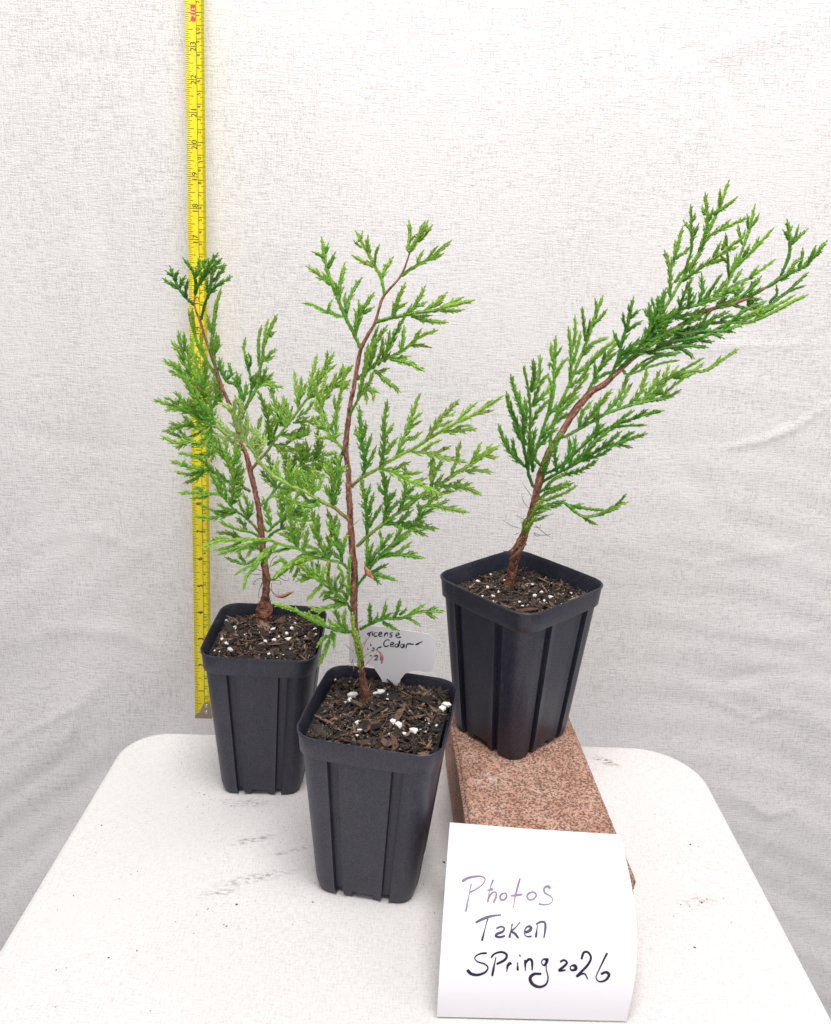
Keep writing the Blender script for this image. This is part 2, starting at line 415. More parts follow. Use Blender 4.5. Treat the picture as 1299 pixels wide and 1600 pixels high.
    for x, y, r in spots:
        s = np.array((random.uniform(.8, 1.25), random.uniform(.6, 1), random.uniform(.55, .85)))*r
        R = np.array(Matrix.Rotation(random.uniform(0, 6.28), 3, 'Z'))
        c = (iv*(1+.7*(np.random.default_rng(int(x*1e6) % 9999).random((len(iv), 1))-.5))*s) @ R.T + np.array((x, y, hgt(x, y)+.0009+r*.35))
        V.append(c); Fl += [[q+base for q in f] for f in if_]; base += len(iv)
    pe = mesh_obj('perlite', np.concatenate(V), Fl, PERL, o); pe['kind'] = 'stuff'
    return o
fx1 = [(334, 983, 6), (349, 970, 5), (364, 981, 8), (326, 1006, 9), (343, 1001, 7), (350, 1006, 8), (357, 1017, 11), (331, 1018, 4), (427, 984, 9), (406, 989, 6), (406, 982, 5), (450, 991, 9), (458, 983, 8), (464, 973, 6), (453, 1001, 9), (429, 1002, 9), (415, 1003, 8), (481, 996, 5), (455, 1017, 5), (421, 1024, 6), (342, 973, 4), (496, 984, 6), (384, 1006, 5), (437, 997, 6), (395, 963, 5)]
fx2 = [(552, 1085, 12), (546, 1094, 9), (540, 1095, 4), (596, 1083, 12), (587, 1086, 8), (606, 1087, 7), (663, 1066, 10), (679, 1069, 6), (697, 1103, 11), (692, 1109, 9), (558, 1131, 8), (563, 1142, 6), (614, 1129, 9), (624, 1135, 11), (647, 1140, 10), (632, 1146, 5), (670, 1131, 4), (682, 1135, 5), (524, 1063, 5), (496, 1094, 4), (558, 1150, 6), (657, 1138, 4), (640, 1112, 4)]
fx3 = [(731, 904, 6), (741, 902, 5), (747, 909, 7), (762, 920, 9), (771, 931, 7), (779, 925, 6), (767, 899, 5), (790, 909, 6), (824, 917, 5), (832, 914, 5), (835, 932, 7), (843, 942, 5), (851, 939, 5), (861, 902, 6), (861, 933, 8), (825, 952, 7), (812, 941, 5), (893, 926, 4), (846, 927, 5), (873, 928, 4)]
soil(POTS[0][0], POTS[0][1], H-.0075, 'dark bark potting soil with white perlite in the leftmost pot', 1500, 26, 11, 0, fx1)
soil(POTS[1][0], POTS[1][1], H-.0065, 'dark bark potting soil with white perlite in the pot nearest the viewer', 1250, 10, 23, 0, fx2)
soil(POTS[2][0], POTS[2][1], H-.0125, 'dark bark potting soil with white perlite in the pot on the brick', 1500, 30, 31, 0, fx3)

# ------------------------------------------------------------------ cedar seedlings
fq = NT('cedar_leaf'); at = fq.n('ShaderNodeAttribute', _attribute_name='Col')
fq.l(at.outputs['Color'], fq.b.inputs['Base Color']); fq.set(Roughness=.5); fq.b.inputs['Specular IOR Level'].default_value = .35
tr = fq.n('ShaderNodeBsdfTranslucent'); fq.l(at.outputs['Color'], tr.inputs[0])
mx = fq.n('ShaderNodeMixShader'); mx.inputs[0].default_value = .14
fq.l(fq.b.outputs[0], mx.inputs[1]); fq.l(tr.outputs[0], mx.inputs[2]); fq.l(mx.outputs[0], fq.t.nodes['Material Output'].inputs[0])
LEAF = fq.m
kq = NT('cedar_bark'); at = kq.n('ShaderNodeAttribute', _attribute_name='Col')
kn = kq.noise(kq.coord((1500, 1500, 420)), 1, 4, .75)
kq.l(kq.mix(1.0, at.outputs['Color'], kq.ramp(kn, [(.36, (.35, .33, .32)), (.62, (1.55, 1.45, 1.4))]), 'MULTIPLY'), kq.b.inputs['Base Color']); kq.set(Roughness=.8); kq.bump(kn, .6, .0005)
BARK = kq.m
CD = np.array((.018, .100, .022)); CM = np.array((.100, .320, .030)); CL = np.array((.330, .55, .070)); CX = np.array((.42, .58, .19))
def tone_col(m):
    m = np.clip(np.asarray(m, dtype=float), 0, 1.5)[..., None]
    a = CD+(CM-CD)*np.clip(m/.45, 0, 1); b = (CL-CM)*np.clip((m-.45)/.55, 0, 1); c = (CX-CL)*np.clip((m-1)/.5, 0, 1)
    return a+b+c
def catmull(pts, step):
    pts = np.asarray(pts, float)
    if len(pts) == 2: pts = np.stack([pts[0], (pts[0]*2+pts[1])/3, (pts[0]+pts[1]*2)/3, pts[1]])
    P = np.vstack([2*pts[0]-pts[1], pts, 2*pts[-1]-pts[-2]]); out = []
    for i in range(1, len(P)-2):
        L_ = np.linalg.norm(P[i+1]-P[i]); n = max(2, int(L_/step)+1)
        t = np.linspace(0, 1, n, endpoint=False)[:, None]
        a, b, c, d = P[i-1], P[i], P[i+1], P[i+2]
        out.append(.5*((2*b)+(-a+c)*t+(2*a-5*b+4*c-d)*t**2+(-a+3*b-3*c+d)*t**3))
    out.append(pts[-1][None]); q = np.vstack(out)
    s = np.r_[0, np.cumsum(np.linalg.norm(np.diff(q, axis=0), axis=1))]
    n = max(2, int(s[-1]/step)+1); u = np.linspace(0, s[-1], n)
    return np.stack([np.interp(u, s, q[:, k]) for k in range(3)], -1), s[-1]
def tangents(q):
    t = np.gradient(q, axis=0); return t/(np.linalg.norm(t, axis=1, keepdims=True)+1e-12)
def tube(q, rad, n=6, rough=0, seed=0):
    q = np.asarray(q); T = tangents(q); ref = np.array((.31, .9, .2)); N1 = np.cross(T, ref); N1 /= np.linalg.norm(N1, axis=1, keepdims=True); N2 = np.cross(T, N1)
    a = np.arange(n)*2*math.pi/n; r = np.asarray(rad)[:, None]*np.ones((1, n))
    if rough: r = r*(1+rough*(np.random.default_rng(seed).random(r.shape)-.5))
    V = q[:, None, :]+r[..., None]*(np.cos(a)[None, :, None]*N1[:, None]+np.sin(a)[None, :, None]*N2[:, None])
    m = len(q); id_ = np.arange(m*n).reshape(m, n); nx_ = np.roll(id_, -1, axis=1)
    Fq = np.stack([id_[:-1], nx_[:-1], nx_[1:], id_[1:]], -1).reshape(-1, 4)
    return V.reshape(-1, 3), Fq
class Acc:
    def __init__(s): s.B, s.D, s.N, s.L, s.W, s.C, s.tv, s.tf, s.tc, s.nb = [], [], [], [], [], [], [], [], [], 0
    def scales(s, B, D, N, L_, W_, C): s.B.append(B); s.D.append(D); s.N.append(N); s.L.append(L_); s.W.append(W_); s.C.append(C)
    def tube(s, q, r, c):
        V, F_ = tube(q, r, 4); s.tv.append(V); s.tf.append(F_+s.nb); s.nb += len(V); s.tc.append(np.repeat(c, 4, axis=0))
    def build(s, root):
        B = np.concatenate(s.B); D = np.concatenate(s.D); N = np.concatenate(s.N); L_ = np.concatenate(s.L)[:, None]; W_ = np.concatenate(s.W)[:, None]; C = np.concatenate(s.C)
        D = D/(np.linalg.norm(D, axis=1, keepdims=True)+1e-12); Sd = np.cross(D, N); Sd /= (np.linalg.norm(Sd, axis=1, keepdims=True)+1e-12); Nn = np.cross(Sd, D)
        v = np.stack([B, B+D*L_*.45+Sd*W_*.5, B+D*L_, B+D*L_*.45-Sd*W_*.5, B+D*L_*.5+Nn*W_*.42], 1)
        n = len(B); o = (np.arange(n)*5)[:, None, None]
        f = np.array([[0, 1, 4], [1, 2, 4], [2, 3, 4], [3, 0, 4], [0, 2, 1], [0, 3, 2]])[None]+o
        c = np.stack([C*.92, C, C*1.12, C, C*1.03], 1)
        V = v.reshape(-1, 3); Fs = f.reshape(-1, 3); TV = np.concatenate(s.tv); TF = np.concatenate(s.tf)+len(V)
        return np.vstack([V, TV]) - root, Fs.tolist()+TF.tolist(), np.vstack([c.reshape(-1, 3), np.concatenate(s.tc)])
STEP = .00125
def rnd(a, b): return random.uniform(a, b)
def frond(acc, pts, L_, nrm, tone, sz=1.0, lvl=0, u_start=.0, tipu=0.0, leaf0=.1, base_col=None):
    q, tot = catmull(pts, STEP*sz**.5)
    if tot < .0012: return
    T = tangents(q); n = len(q); u = np.linspace(0, 1, n)
    N = nrm-T*(T@nrm)[:, None]; N /= np.linalg.norm(N, axis=1, keepdims=True); Sd = np.cross(T, N)
    m = tone+.09+.46*(tipu+(1-tipu)*u)*(1 if lvl == 0 else 1)+RNG.normal(0, .08, n)
    if lvl: m = m+.06*lvl
    C = tone_col(m)
    br_ = RNG.random(n) < .012; C[br_] = np.array((.30, .19, .07))
    tap = np.clip((1-u)*tot/.0022, .45, 1); s_ = sz*tap
    acc.tube(q, .00056*s_*(1 if lvl else 1+.5*(1-u)), C*.75)
    for sg_ in (1, -1):
        a = np.radians(RNG.normal(27, 5, n)); D = T*np.cos(a)[:, None]+Sd*(sg_*np.sin(a))[:, None]+N*RNG.normal(0, .08, n)[:, None]
        acc.scales(q-T*.0006, D, N, .0027*s_*RNG.uniform(.8, 1.25, n), .00125*s_, C*RNG.uniform(.8, 1.2, (n, 1)))
        a = np.radians(RNG.normal(13, 5, n)); D = T*np.cos(a)[:, None]+N*(sg_*np.sin(a))[:, None]+Sd*RNG.normal(0, .06, n)[:, None]
        acc.scales(q-T*.0002+N*sg_*.0003, D, N*sg_, .0025*s_, .00118*s_, C*RNG.uniform(.85, 1.25, (n, 1)))
    # terminal tuft
    acc.scales(q[-1:], T[-1:], N[-1:], np.array([.0020*sz]), np.array([.0012*sz]), C[-1:]*1.1)
    if L_ < .0016 or lvl >= 2: return
    sp = .0029 if lvl == 0 else .0021
    k = max(leaf0*tot, sp*.8); side = random.choice((1, -1))
    while k < tot-.0015:
        uu = k/tot; i = min(n-1, int(uu*(n-1)))
        l = L_*1.15*min(1, .45+uu/.22)*(1-.62*uu**1.4)*rnd(.8, 1.15)
        l = min(l, (tot-k)*.85+.0022)
        if l > .0012:
            a0 = math.radians(rnd(33, 46)); a1 = math.radians(rnd(16, 28))
            tilt = nrm*rnd(-.22, .22)
            d0 = T[i]*math.cos(a0)+side*Sd[i]*math.sin(a0)+tilt; d1 = T[i]*math.cos(a1)+side*Sd[i]*math.sin(a1)+tilt
            p0_ = q[i]; p1_ = p0_+d0*l*.5; p2_ = p1_+d1*l*.55
            frond(acc, [p0_, p1_, p2_], l*.42 if l > .0055 else 0, N[i], tone, sz*.94, lvl+1, tipu=tipu+(1-tipu)*uu, leaf0=.22)
        k += sp*rnd(.85, 1.2)*(1 if lvl else 1); side = -side
VIEW = None
def build_plant(root, base_y, lean, trunk, branches, fill=None, fresh=0):
    """trunk: [(x, y, radius px)], branches: (main px points, radius px, leaflet px, tone, depth, [(points, leaflet px, tone offset)])"""
    ro = np.array(root.location)
    ty0 = trunk[0][1]
    def ty(y): return base_y+lean*(ty0-y)/600
    q = np.array([Y(x, y, ty(y)) for x, y, r in trunk]); z = [np.dot(p-CP, F3) for p in q]
    qs, tot = catmull(q, .0012)
    s0 = np.r_[0, np.cumsum(np.linalg.norm(np.diff(q, axis=0), axis=1))]; s0 /= s0[-1]
    rad = np.interp(np.linspace(0, 1, len(qs)), s0, [t[2]*.86*zz/FPX for t, zz in zip(trunk, z)])
    NA = 12; V, Fq = tube(qs, rad, NA)
    Vr = V.reshape(len(qs), NA, 3); dv = Vr-qs[:, None]
    ss_ = np.linspace(0, tot, len(qs))
    fac_ = np.array([[1+.34*mn.noise(Vector((math.cos(6.2832*j/NA)*1.7, math.sin(6.2832*j/NA)*1.7, ss_[i]*170)))+.22*mn.noise(Vector((math.cos(6.2832*j/NA)*3, math.sin(6.2832*j/NA)*3+9, ss_[i]*420))) for j in range(NA)] for i in range(len(qs))])
    V = (qs[:, None]+dv*fac_[..., None]).reshape(-1, 3)
    hh = np.linspace(0, 1, len(qs)); cc = np.array((.19, .085, .048))*(1-hh)[:, None]+np.array((.30, .135, .095))*hh[:, None]
    cc[:max(3, int(.12*len(qs)))] *= np.array((.75, .7, .7))
    C = np.repeat(cc, NA, axis=0)*np.clip(fac_.reshape(-1, 1)**3.0, .35, 1.6)
    # peeling bark flakes
    FV, FF, FC_ = [V], Fq.tolist(), [C]; nb = len(V)
    for k in range(int(len(qs)*1.6)):
        i = int(len(qs)*random.random()**1.8*.8)+1
        if i >= len(qs)-1: continue
        T = qs[i]-qs[i-1]; T /= np.linalg.norm(T); d = np.cross(T, RNG.normal(0, 1, 3)); d /= np.linalg.norm(d); sd = np.cross(T, d)
        l = rnd(.0012, .0038); w_ = rnd(.0003, .0007); b = qs[i]+d*rad[i]*.9
        e = b+T*l+d*rnd(.0002, .0009)
        FV.append(np.array([b-sd*w_, b+sd*w_, e+sd*w_*.4, e-sd*w_*.4, b-sd*w_-d*.0003, b+sd*w_-d*.0003, e-d*.0002])); FF += [[nb, nb+1, nb+2, nb+3], [nb+4, nb+6, nb+5], [nb, nb+3, nb+6, nb+4], [nb+1, nb+5, nb+6, nb+2]]; nb += 7
        FC_.append(np.tile(np.array(random.choice(((.26, .13, .08), (.13, .06, .035), (.34, .20, .13), (.20, .09, .05))))[None], (7, 1)))
    mesh_obj('trunk', np.vstack(FV)-ro, FF, BARK, root, smooth=False, col=np.vstack(FC_))
    def near_trunk(y): return ty(min(y, ty0))
    for (main, rpx, lpx, tone, dep, lats) in branches:
        tone = tone+fresh*min(1, tone*6)
        b0 = near_trunk(main[0][1])
        mp_ = np.array(main, float); s_ = np.r_[0, np.cumsum(np.hypot(*np.diff(mp_, axis=0).T))]; u_ = s_/s_[-1]
        ys = b0+dep*u_**.9
        q = [Y(x, y, yy) for (x, y), yy in zip(main, ys)]
        k = np.dot(q[0]-CP, F3)/FPX
        acc = Acc()
        vd = (CP-q[0]); vd /= np.linalg.norm(vd)
        ax = q[-1]-q[0]; ax /= np.linalg.norm(ax)
        def plane_n(tl):
            sdv = np.cross(ax, vd); sdv /= np.linalg.norm(sdv); return vd*math.cos(tl)+sdv*math.sin(tl)
        base_tilt = random.gauss(0, .35)
        frond(acc, q, lpx*k, plane_n(base_tilt), tone, 1.0, leaf0=.12 if not lats else .72)
        if rpx > 0:
            qq, _ = catmull(q, .0015); rr_ = np.interp(np.linspace(0, 1, len(qq)), (0, 1), (rpx*k, .35*k*1.2))
            V, Fq = tube(qq, rr_, 7, .12, 5)
            g = np.linspace(0, 1, len(qq))[:, None]; cb = np.array((.27, .13, .075)); cg = tone_col(np.array([tone+.35]))[0]
            mixw = np.clip(g*3.2 if rpx > 1.6 else g*0+1, 0, 1); C = np.repeat(cb*(1-mixw)+cg*mixw, 7, axis=0)
            bo = mesh_obj('branch', V-ro, Fq, BARK, root, smooth=True, col=C)
        else:
            bo = None
        for lat in lats:
            lp, ll = lat[0], lat[1]; lt = lat[2] if len(lat) > 2 else 0
            d_ = [np.hypot(x-lp[0][0], y-lp[0][1]) for x, y in main]; i = int(np.argmin(d_))
            # depth on the main axis at the nearest point
            best = (9e9, 0)
            for j in range(len(main)-1):
                a_, b_ = mp_[j], mp_[j+1]; t = np.clip(np.dot(np.array(lp[0])-a_, b_-a_)/(np.dot(b_-a_, b_-a_)+1e-9), 0, 1); dd = np.linalg.norm(a_+(b_-a_)*t-np.array(lp[0]))
                if dd < best[0]: best = (dd, ys[j]+(ys[j+1]-ys[j])*t)
            yb = best[1]; lpa = np.array(lp, float); ln = np.r_[0, np.cumsum(np.hypot(*np.diff(lpa, axis=0).T))]
            sl = random.gauss(0, .30)*k
            pts = [Y(x, y, yb+sl*s) for (x, y), s in zip(lp, ln)]
            frond(acc, pts, ll*k, plane_n(base_tilt+random.gauss(0, .3)), tone+lt+rnd(-.05, .05), .97)
            if fill and len(lp) > 2 and ll > 6 and fill(*lp[-1]):
                for rep in range(1 if random.random() < .72 else 0):       # companion sprays behind, filling the crown
                    an = random.choice((-1, 1))*rnd(.22, .55); sc2 = rnd(.6, .92); c_, s__ = math.cos(an)*sc2, math.sin(an)*sc2
                    lp2 = [(lp[0][0]+(x-lp[0][0])*c_-(y-lp[0][1])*s__, lp[0][1]+(x-lp[0][0])*s__+(y-lp[0][1])*c_) for x, y in lp]
                    pts = [Y(x, y, yb+rnd(.1, .5)*k*s) for (x, y), s in zip(lp2, ln)]
                    frond(acc, pts, ll*k*.9, plane_n(base_tilt+random.gauss(0, .5)), tone+lt-.06+rnd(-.08, .08), .95)
        V, Fl, C = acc.build(ro)
        par = bo or root
        if bo is None:
            mesh_obj('branch', V, Fl, LEAF, root, col=C)
        else:
            mesh_obj('foliage', V, Fl, LEAF, bo, col=C)

def thin(name, root, strokes, yy, r, mat, col, dy=.004):
    ro = np.array(root.location); VV, FF, nb = [], [], 0
    for st in strokes:
        o1 = random.uniform(-dy, dy)
        q = [Y(x, y, yy+o1*i/len(st)) for i, (x, y) in enumerate(st)]; qq, _ = catmull(q, .0008)
        rr_ = np.interp(np.linspace(0, 1, len(qq)), (0, .6, 1), (r, r*.9, r*.3)); V, Fq = tube(qq, rr_, 5); VV.append(V); FF += (Fq+nb).tolist(); nb += len(V)
    V = np.vstack(VV)-ro
    return mesh_obj(name, V, FF, mat, root, smooth=True, col=np.tile(np.array(col), (len(V), 1)))
def flat_leaf(name, root, pts, widths, yy, col):
    ro = np.array(root.location); q, _ = catmull([Y(x, y, yy) for x, y in pts], .0008); n = len(q)
    w_ = np.interp(np.linspace(0, 1, n), np.linspace(0, 1, len(widths)), widths)*.0005
    T = tangents(q); sd = np.cross(T, F3); V = np.vstack([q-sd*w_[:, None], q+sd*w_[:, None], q-F3*(w_*.35)[:, None], q+F3*.0002])
    FF = []
    for i in range(n-1):
        FF += [[i, i+1, 2*n+i+1, 2*n+i], [2*n+i, 2*n+i+1, n+i+1, n+i], [i, 3*n+i, 3*n+i+1, i+1], [n+i, n+i+1, 3*n+i+1, 3*n+i]]
    return mesh_obj(name, V-ro, FF, BARK, root, smooth=True, col=np.tile(np.array(col), (4*n, 1)))

def Q(x0, y0, s, *pts): return [(x0+a/s, y0+b/s) for a, b in pts]
A_ = lambda *p: Q(240, 380, 6.155, *p)
B_2 = lambda *p: Q(240, 600, 6.155, *p)
C_ = lambda *p: Q(390, 480, 6.155, *p)
D_ = lambda *p: Q(400, 700, 6.155, *p)
E_ = lambda *p: Q(540, 600, 5.0, *p)
F_ = lambda *p: Q(280, 800, 5.41, *p)
K_ = lambda *p: Q(460, 330, 3.82, *p)
M_ = lambda *p: Q(420, 680, 3.418, *p)
N_ = lambda *p: Q(680, 640, 3.82, *p)
GG = lambda *p: Q(770, 450, 4.0, *p)
HH = lambda *p: Q(1000, 280, 4.345, *p)
# ---- left seedling
g1 = G(413, 968, H-.0075)
pl1 = empty('cedar_seedling', tuple(g1)); tag(pl1, 'green cedar seedling with dark rounded tips in the leftmost pot', 'seedling', 'cedar seedlings')
tr1 = [(412, 976, 17), (413, 958, 15.5), (414, 946, 12.5), (415, 936, 8), (416, 925, 7), (416, 900, 6.5), (411, 860, 5.6), (405, 800, 5), (398, 765, 4.6), (391, 735, 4.8), (384, 708, 4.2), (376, 690, 3.8), (368, 662, 3.3), (358, 630, 3.2), (347, 605, 3), (336, 572, 2.8), (321, 529, 2.4), (313, 502, 2.1), (304, 477, 1.8), (305, 458, 1.4)]
br1 = [
 ([(305, 458), *A_((405, 380), (380, 270), (290, 150))], 1.2, 9, .02, -.004, [(A_((400, 330), (440, 240), (430, 160)), 8)]),
 ([(304, 477), *A_((320, 530), (250, 440), (210, 360), (160, 230))], 1.3, 7, .0, .006, [(A_((250, 440), (180, 400), (98, 345)), 7), (A_((320, 520), (310, 450), (330, 355)), 8), (A_((250, 430), (270, 370), (300, 320)), 7), (A_((215, 370), (215, 310), (235, 270)), 6), (A_((190, 310), (150, 290), (125, 270)), 4)]),
 ([(305, 461), *A_((430, 400), (480, 330), (520, 230), (610, 105))], 1.3, 11, .05, -.012, [(A_((480, 330), (540, 260), (650, 150)), 10), (A_((500, 260), (480, 190), (520, 150)), 8), (A_((440, 390), (470, 340), (430, 230)), 8)]),
 ([(315, 499), *A_((490, 600), (530, 490), (560, 340), (590, 250), (690, 215))], 1.5, 9, .05, -.015, [(A_((540, 480), (620, 400), (745, 325)), 8), (A_((570, 370), (640, 290), (690, 215)), 7), (A_((530, 480), (510, 400), (520, 340)), 6)]),
 ([(329, 552), *A_((550, 1000), (575, 850), (590, 650), (645, 445))], 1.0, 5, .38, -.01, [(A_((560, 900), (590, 740), (610, 560)), 5, -.05), (A_((555, 860), (530, 760), (520, 700)), 6)]),
 ([(340, 590), *A_((520, 1150), (430, 980), (380, 820), (338, 640))], 1.0, 5, .36, .015, [(A_((500, 1130), (460, 1000), (465, 850)), 7), (A_((400, 880), (380, 740), (375, 640)), 4)]),
 ([(336, 572), *A_((580, 1050), (600, 960), (605, 870))], 1.0, 11, .42, -.01, [(A_((570, 1080), (560, 980), (565, 900)), 9), (A_((590, 1060), (625, 980), (630, 910)), 8)]),
 # big left limb
 ([(383, 704), *B_2((770, 570), (700, 490), (610, 410), (540, 400), (420, 330), (250, 220), (120, 190), (18, 150))], 3.4, 13, .22, .012, [
   (B_2((420, 330), (300, 200), (220, 80)), 12), (B_2((330, 270), (200, 240), (120, 250)), 9), (B_2((250, 220), (180, 160), (110, 130)), 8),
   (B_2((500, 380), (450, 200), (350, 50), (290, -60), (195, -100)), 12, -.05),
   ([*B_2((520, 390), (440, 230)), *A_((380, 1420), (290, 1290), (160, 1240))], 14), (A_((310, 1310), (230, 1200), (103, 1135)), 11, .08), (A_((280, 1250), (230, 1180), (170, 1140)), 9, .1),
   (A_((440, 1480), (370, 1340), (310, 1180), (250, 1060), (175, 945)), 13, .08), (A_((300, 1110), (260, 980), (240, 855)), 8, .1), (A_((290, 1040), (300, 950), (292, 865)), 7, .1), (A_((350, 1240), (340, 1100), (330, 1000)), 10, .05),
   ([*B_2((520, 390), (480, 100)), *A_((470, 1420), (440, 1250), (370, 1000), (385, 900))], 13, .05), (A_((470, 1400), (500, 1270), (490, 1120)), 12), (A_((450, 1380), (400, 1290), (380, 1180)), 12, .05),
   (B_2((540, 400), (380, 410), (230, 390), (160, 380)), 11, .05), (B_2((380, 410), (320, 340), (280, 300)), 8), (B_2((300, 400), (180, 430), (95, 455)), 9, .1),
   (B_2((560, 420), (450, 570), (330, 550), (200, 560), (82, 500)), 12, .1), (B_2((330, 550), (250, 600), (200, 600)), 7), (B_2((330, 560), (240, 500), (140, 460)), 7, .05),
   (B_2((560, 440), (530, 640), (470, 710), (350, 680), (245, 665)), 9), (B_2((560, 440), (600, 560), (560, 740)), 12, .03),
   (B_2((590, 420), (560, 250), (540, 100), (560, -20)), 13), (B_2((600, 200), (600, 50), (580, -80)), 11), (B_2((620, 180), (640, 60), (600, -150)), 9)]),
 ([(391, 768), *B_2((880, 1000), (830, 960), (770, 960), (760, 850), (680, 700), (560, 560))], 2.0, 11, .18, -.015, [
   (B_2((770, 950), (800, 850), (850, 760)), 10), (B_2((760, 860), (720, 760), (700, 620), (690, 500)), 11), (B_2((740, 800), (790, 700), (780, 560)), 9), (B_2((680, 700), (640, 600), (620, 520)), 9),
   (B_2((770, 960), (650, 900), (560, 830), (470, 820), (320, 790), (170, 740)), 12, .04), (B_2((320, 790), (290, 760), (300, 735)), 6), (B_2((480, 830), (350, 870), (215, 845)), 7), (B_2((560, 860), (500, 760), (420, 700)), 9)]),
 ([(407, 836), *B_2((980, 1380), (890, 1290), (770, 1200), (660, 1080), (560, 1055), (400, 1050), (250, 1045)), ], 1.7, 10, .16, -.02, [
   (B_2((660, 1080), (600, 960), (550, 860)), 9), (B_2((745, 1170), (770, 1000), (760, 850), (740, 760)), 12), (B_2((700, 1110), (690, 1020), (670, 940)), 7), (B_2((460, 1050), (440, 1000), (400, 1000)), 6), (B_2((560, 1055), (460, 1090), (360, 1100)), 6),
   (B_2((900, 1300), (910, 1180), (870, 1060)), 9), (B_2((890, 1270), (840, 1180), (820, 1110)), 7), (B_2((800, 1230), (640, 1270), (560, 1290), (400, 1270)), 8), (B_2((640, 1270), (590, 1230), (555, 1210)), 5), (B_2((800, 1210), (700, 1200), (620, 1155)), 8)]),
 ([(408, 842), *B_2((950, 1430), (850, 1410), (760, 1380), (640, 1325))], 1.0, 10, .22, -.012, [(B_2((900, 1420), (850, 1330), (800, 1290)), 9)]),
 ([(409, 848), *B_2((960, 1500), (850, 1490), (740, 1440), (615, 1432))], 1.0, 9, .2, .01, [(B_2((840, 1490), (760, 1460), (700, 1410)), 7)]),
 ([(412, 858), *F_((550, 290), (420, 330), (345, 355))], .9, 8, .14, -.015, []),
 ([(414, 870), *F_((640, 400), (560, 440), (480, 420), (398, 388))], .9, 8, .14, -.01, [(F_((560, 440), (520, 380), (500, 330)), 6)]),
 ([(415, 880), *F_((690, 400), (600, 460), (530, 490), (478, 530))], .9, 7, .16, -.02, []),
 ([(418, 868), *F_((690, 400), (640, 470), (575, 540), (545, 650))], .8, 5, .26, -.025, []),
 ([(417, 905), *F_((800, 565), (880, 510), (960, 450), (1100, 400))], 1.0, 9, .36, -.02, [(F_((870, 510), (900, 430), (860, 380)), 6)]),
 # right side
 ([(370, 668), *B_2((850, 340), (880, 240), (1000, 20)), *A_((1020, 1250), (1045, 1100), (1070, 960), (1120, 830), (1187, 695))], 2.2, 8, .25, -.01, [
   (A_((1015, 1180), (1010, 950), (1035, 800)), 4, .08), (A_((1065, 980), (1075, 860), (1102, 735)), 4, .08), (A_((1040, 1140), (1110, 1080), (1165, 1020)), 10, .15), (A_((1050, 1110), (1110, 1120), (1150, 1090)), 6, .1), (A_((1120, 900), (1150, 860), (1170, 850)), 4, .1),
   (A_((1000, 1385), (1100, 1330), (1180, 1370), (1231, 1390)), 11, .15), (A_((1010, 1370), (1060, 1280), (1085, 1200)), 8), (A_((1060, 1350), (1110, 1300), (1150, 1250)), 6)]),
 ([(378, 652), *A_((930, 1470), (940, 1350), (905, 1150), (870, 1020), (885, 915))], 1.3, 7, .2, .01, [(A_((940, 1400), (980, 1310), (1000, 1240)), 8), (A_((920, 1200), (935, 1130), (915, 1060)), 5), (A_((920, 1230), (890, 1130), (900, 1080)), 5), (A_((935, 1330), (950, 1290), (975, 1270)), 5)]),
 ([(338, 576), *A_((640, 1210), (700, 1320), (800, 1370), (850, 1500), (860, 1590))], 1.3, 9, .06, -.01, [(A_((650, 1230), (640, 1160), (635, 1110)), 9, .1), (A_((700, 1320), (745, 1250), (722, 1165)), 8), (A_((790, 1370), (810, 1300), (800, 1245)), 8), (A_((860, 1520), (890, 1420), (890, 1345)), 9), (A_((790, 1380), (830, 1330), (835, 1300)), 6), (A_((680, 1270), (690, 1230), (710, 1230)), 6)]),
 ([(391, 735), *B_2((970, 790), (1000, 750), (1100, 640)), *C_((230, 1300), (350, 1150), (480, 980), (560, 870), (690, 680), (740, 530), (748, 430))], 2.6, 10, .3, -.02, [
   (C_((470, 990), (450, 800), (430, 615)), 10, .2), (C_((470, 900), (490, 780), (500, 680)), 7, .15), (C_((565, 850), (600, 680), (650, 460)), 8, .2), (C_((600, 760), (640, 690), (665, 600)), 6, .15), (C_((690, 660), (750, 560), (810, 440)), 7, .2), (C_((600, 800), (720, 640), (830, 555)), 9, .18),
   (C_((560, 880), (700, 820), (790, 760), (840, 640)), 11, .15), (C_((700, 820), (840, 700), (900, 560)), 9, .15), (C_((850, 690), (920, 610), (985, 570)), 6, .12), (C_((780, 780), (870, 720), (960, 715)), 8, .15),
   (C_((420, 1110), (600, 1090), (740, 1040)), 12), (C_((470, 1050), (560, 990), (620, 900)), 10), (C_((350, 1150), (290, 1050), (240, 900), (205, 770)), 12, .12), (C_((290, 1070), (330, 960), (330, 860)), 9, .12), (C_((230, 780), (170, 740), (110, 760)), 5, .1),
   (C_((180, 1330), (180, 1100), (140, 950), (85, 810)), 11, -.04), (C_((170, 1060), (190, 1000), (190, 930)), 7), (C_((230, 1300), (200, 1180), (250, 1040)), 11, -.06), (C_((300, 1230), (480, 1250), (590, 1190)), 11), (C_((480, 1250), (560, 1180), (570, 1130)), 9), (C_((350, 1160), (360, 1030), (350, 900)), 10, .1), (C_((230, 1320), (380, 1380), (520, 1330)), 12), (C_((400, 1290), (430, 1200), (440, 1180)), 8, .1), (C_((100, 1420), (60, 1280), (110, 1050)), 11, -.05)]),
 ([(405, 790), *D_((120, 490), (200, 380), (330, 250), (440, 150), (560, 110), (680, 60), (775, 50))], 1.6, 12, .22, .02, [
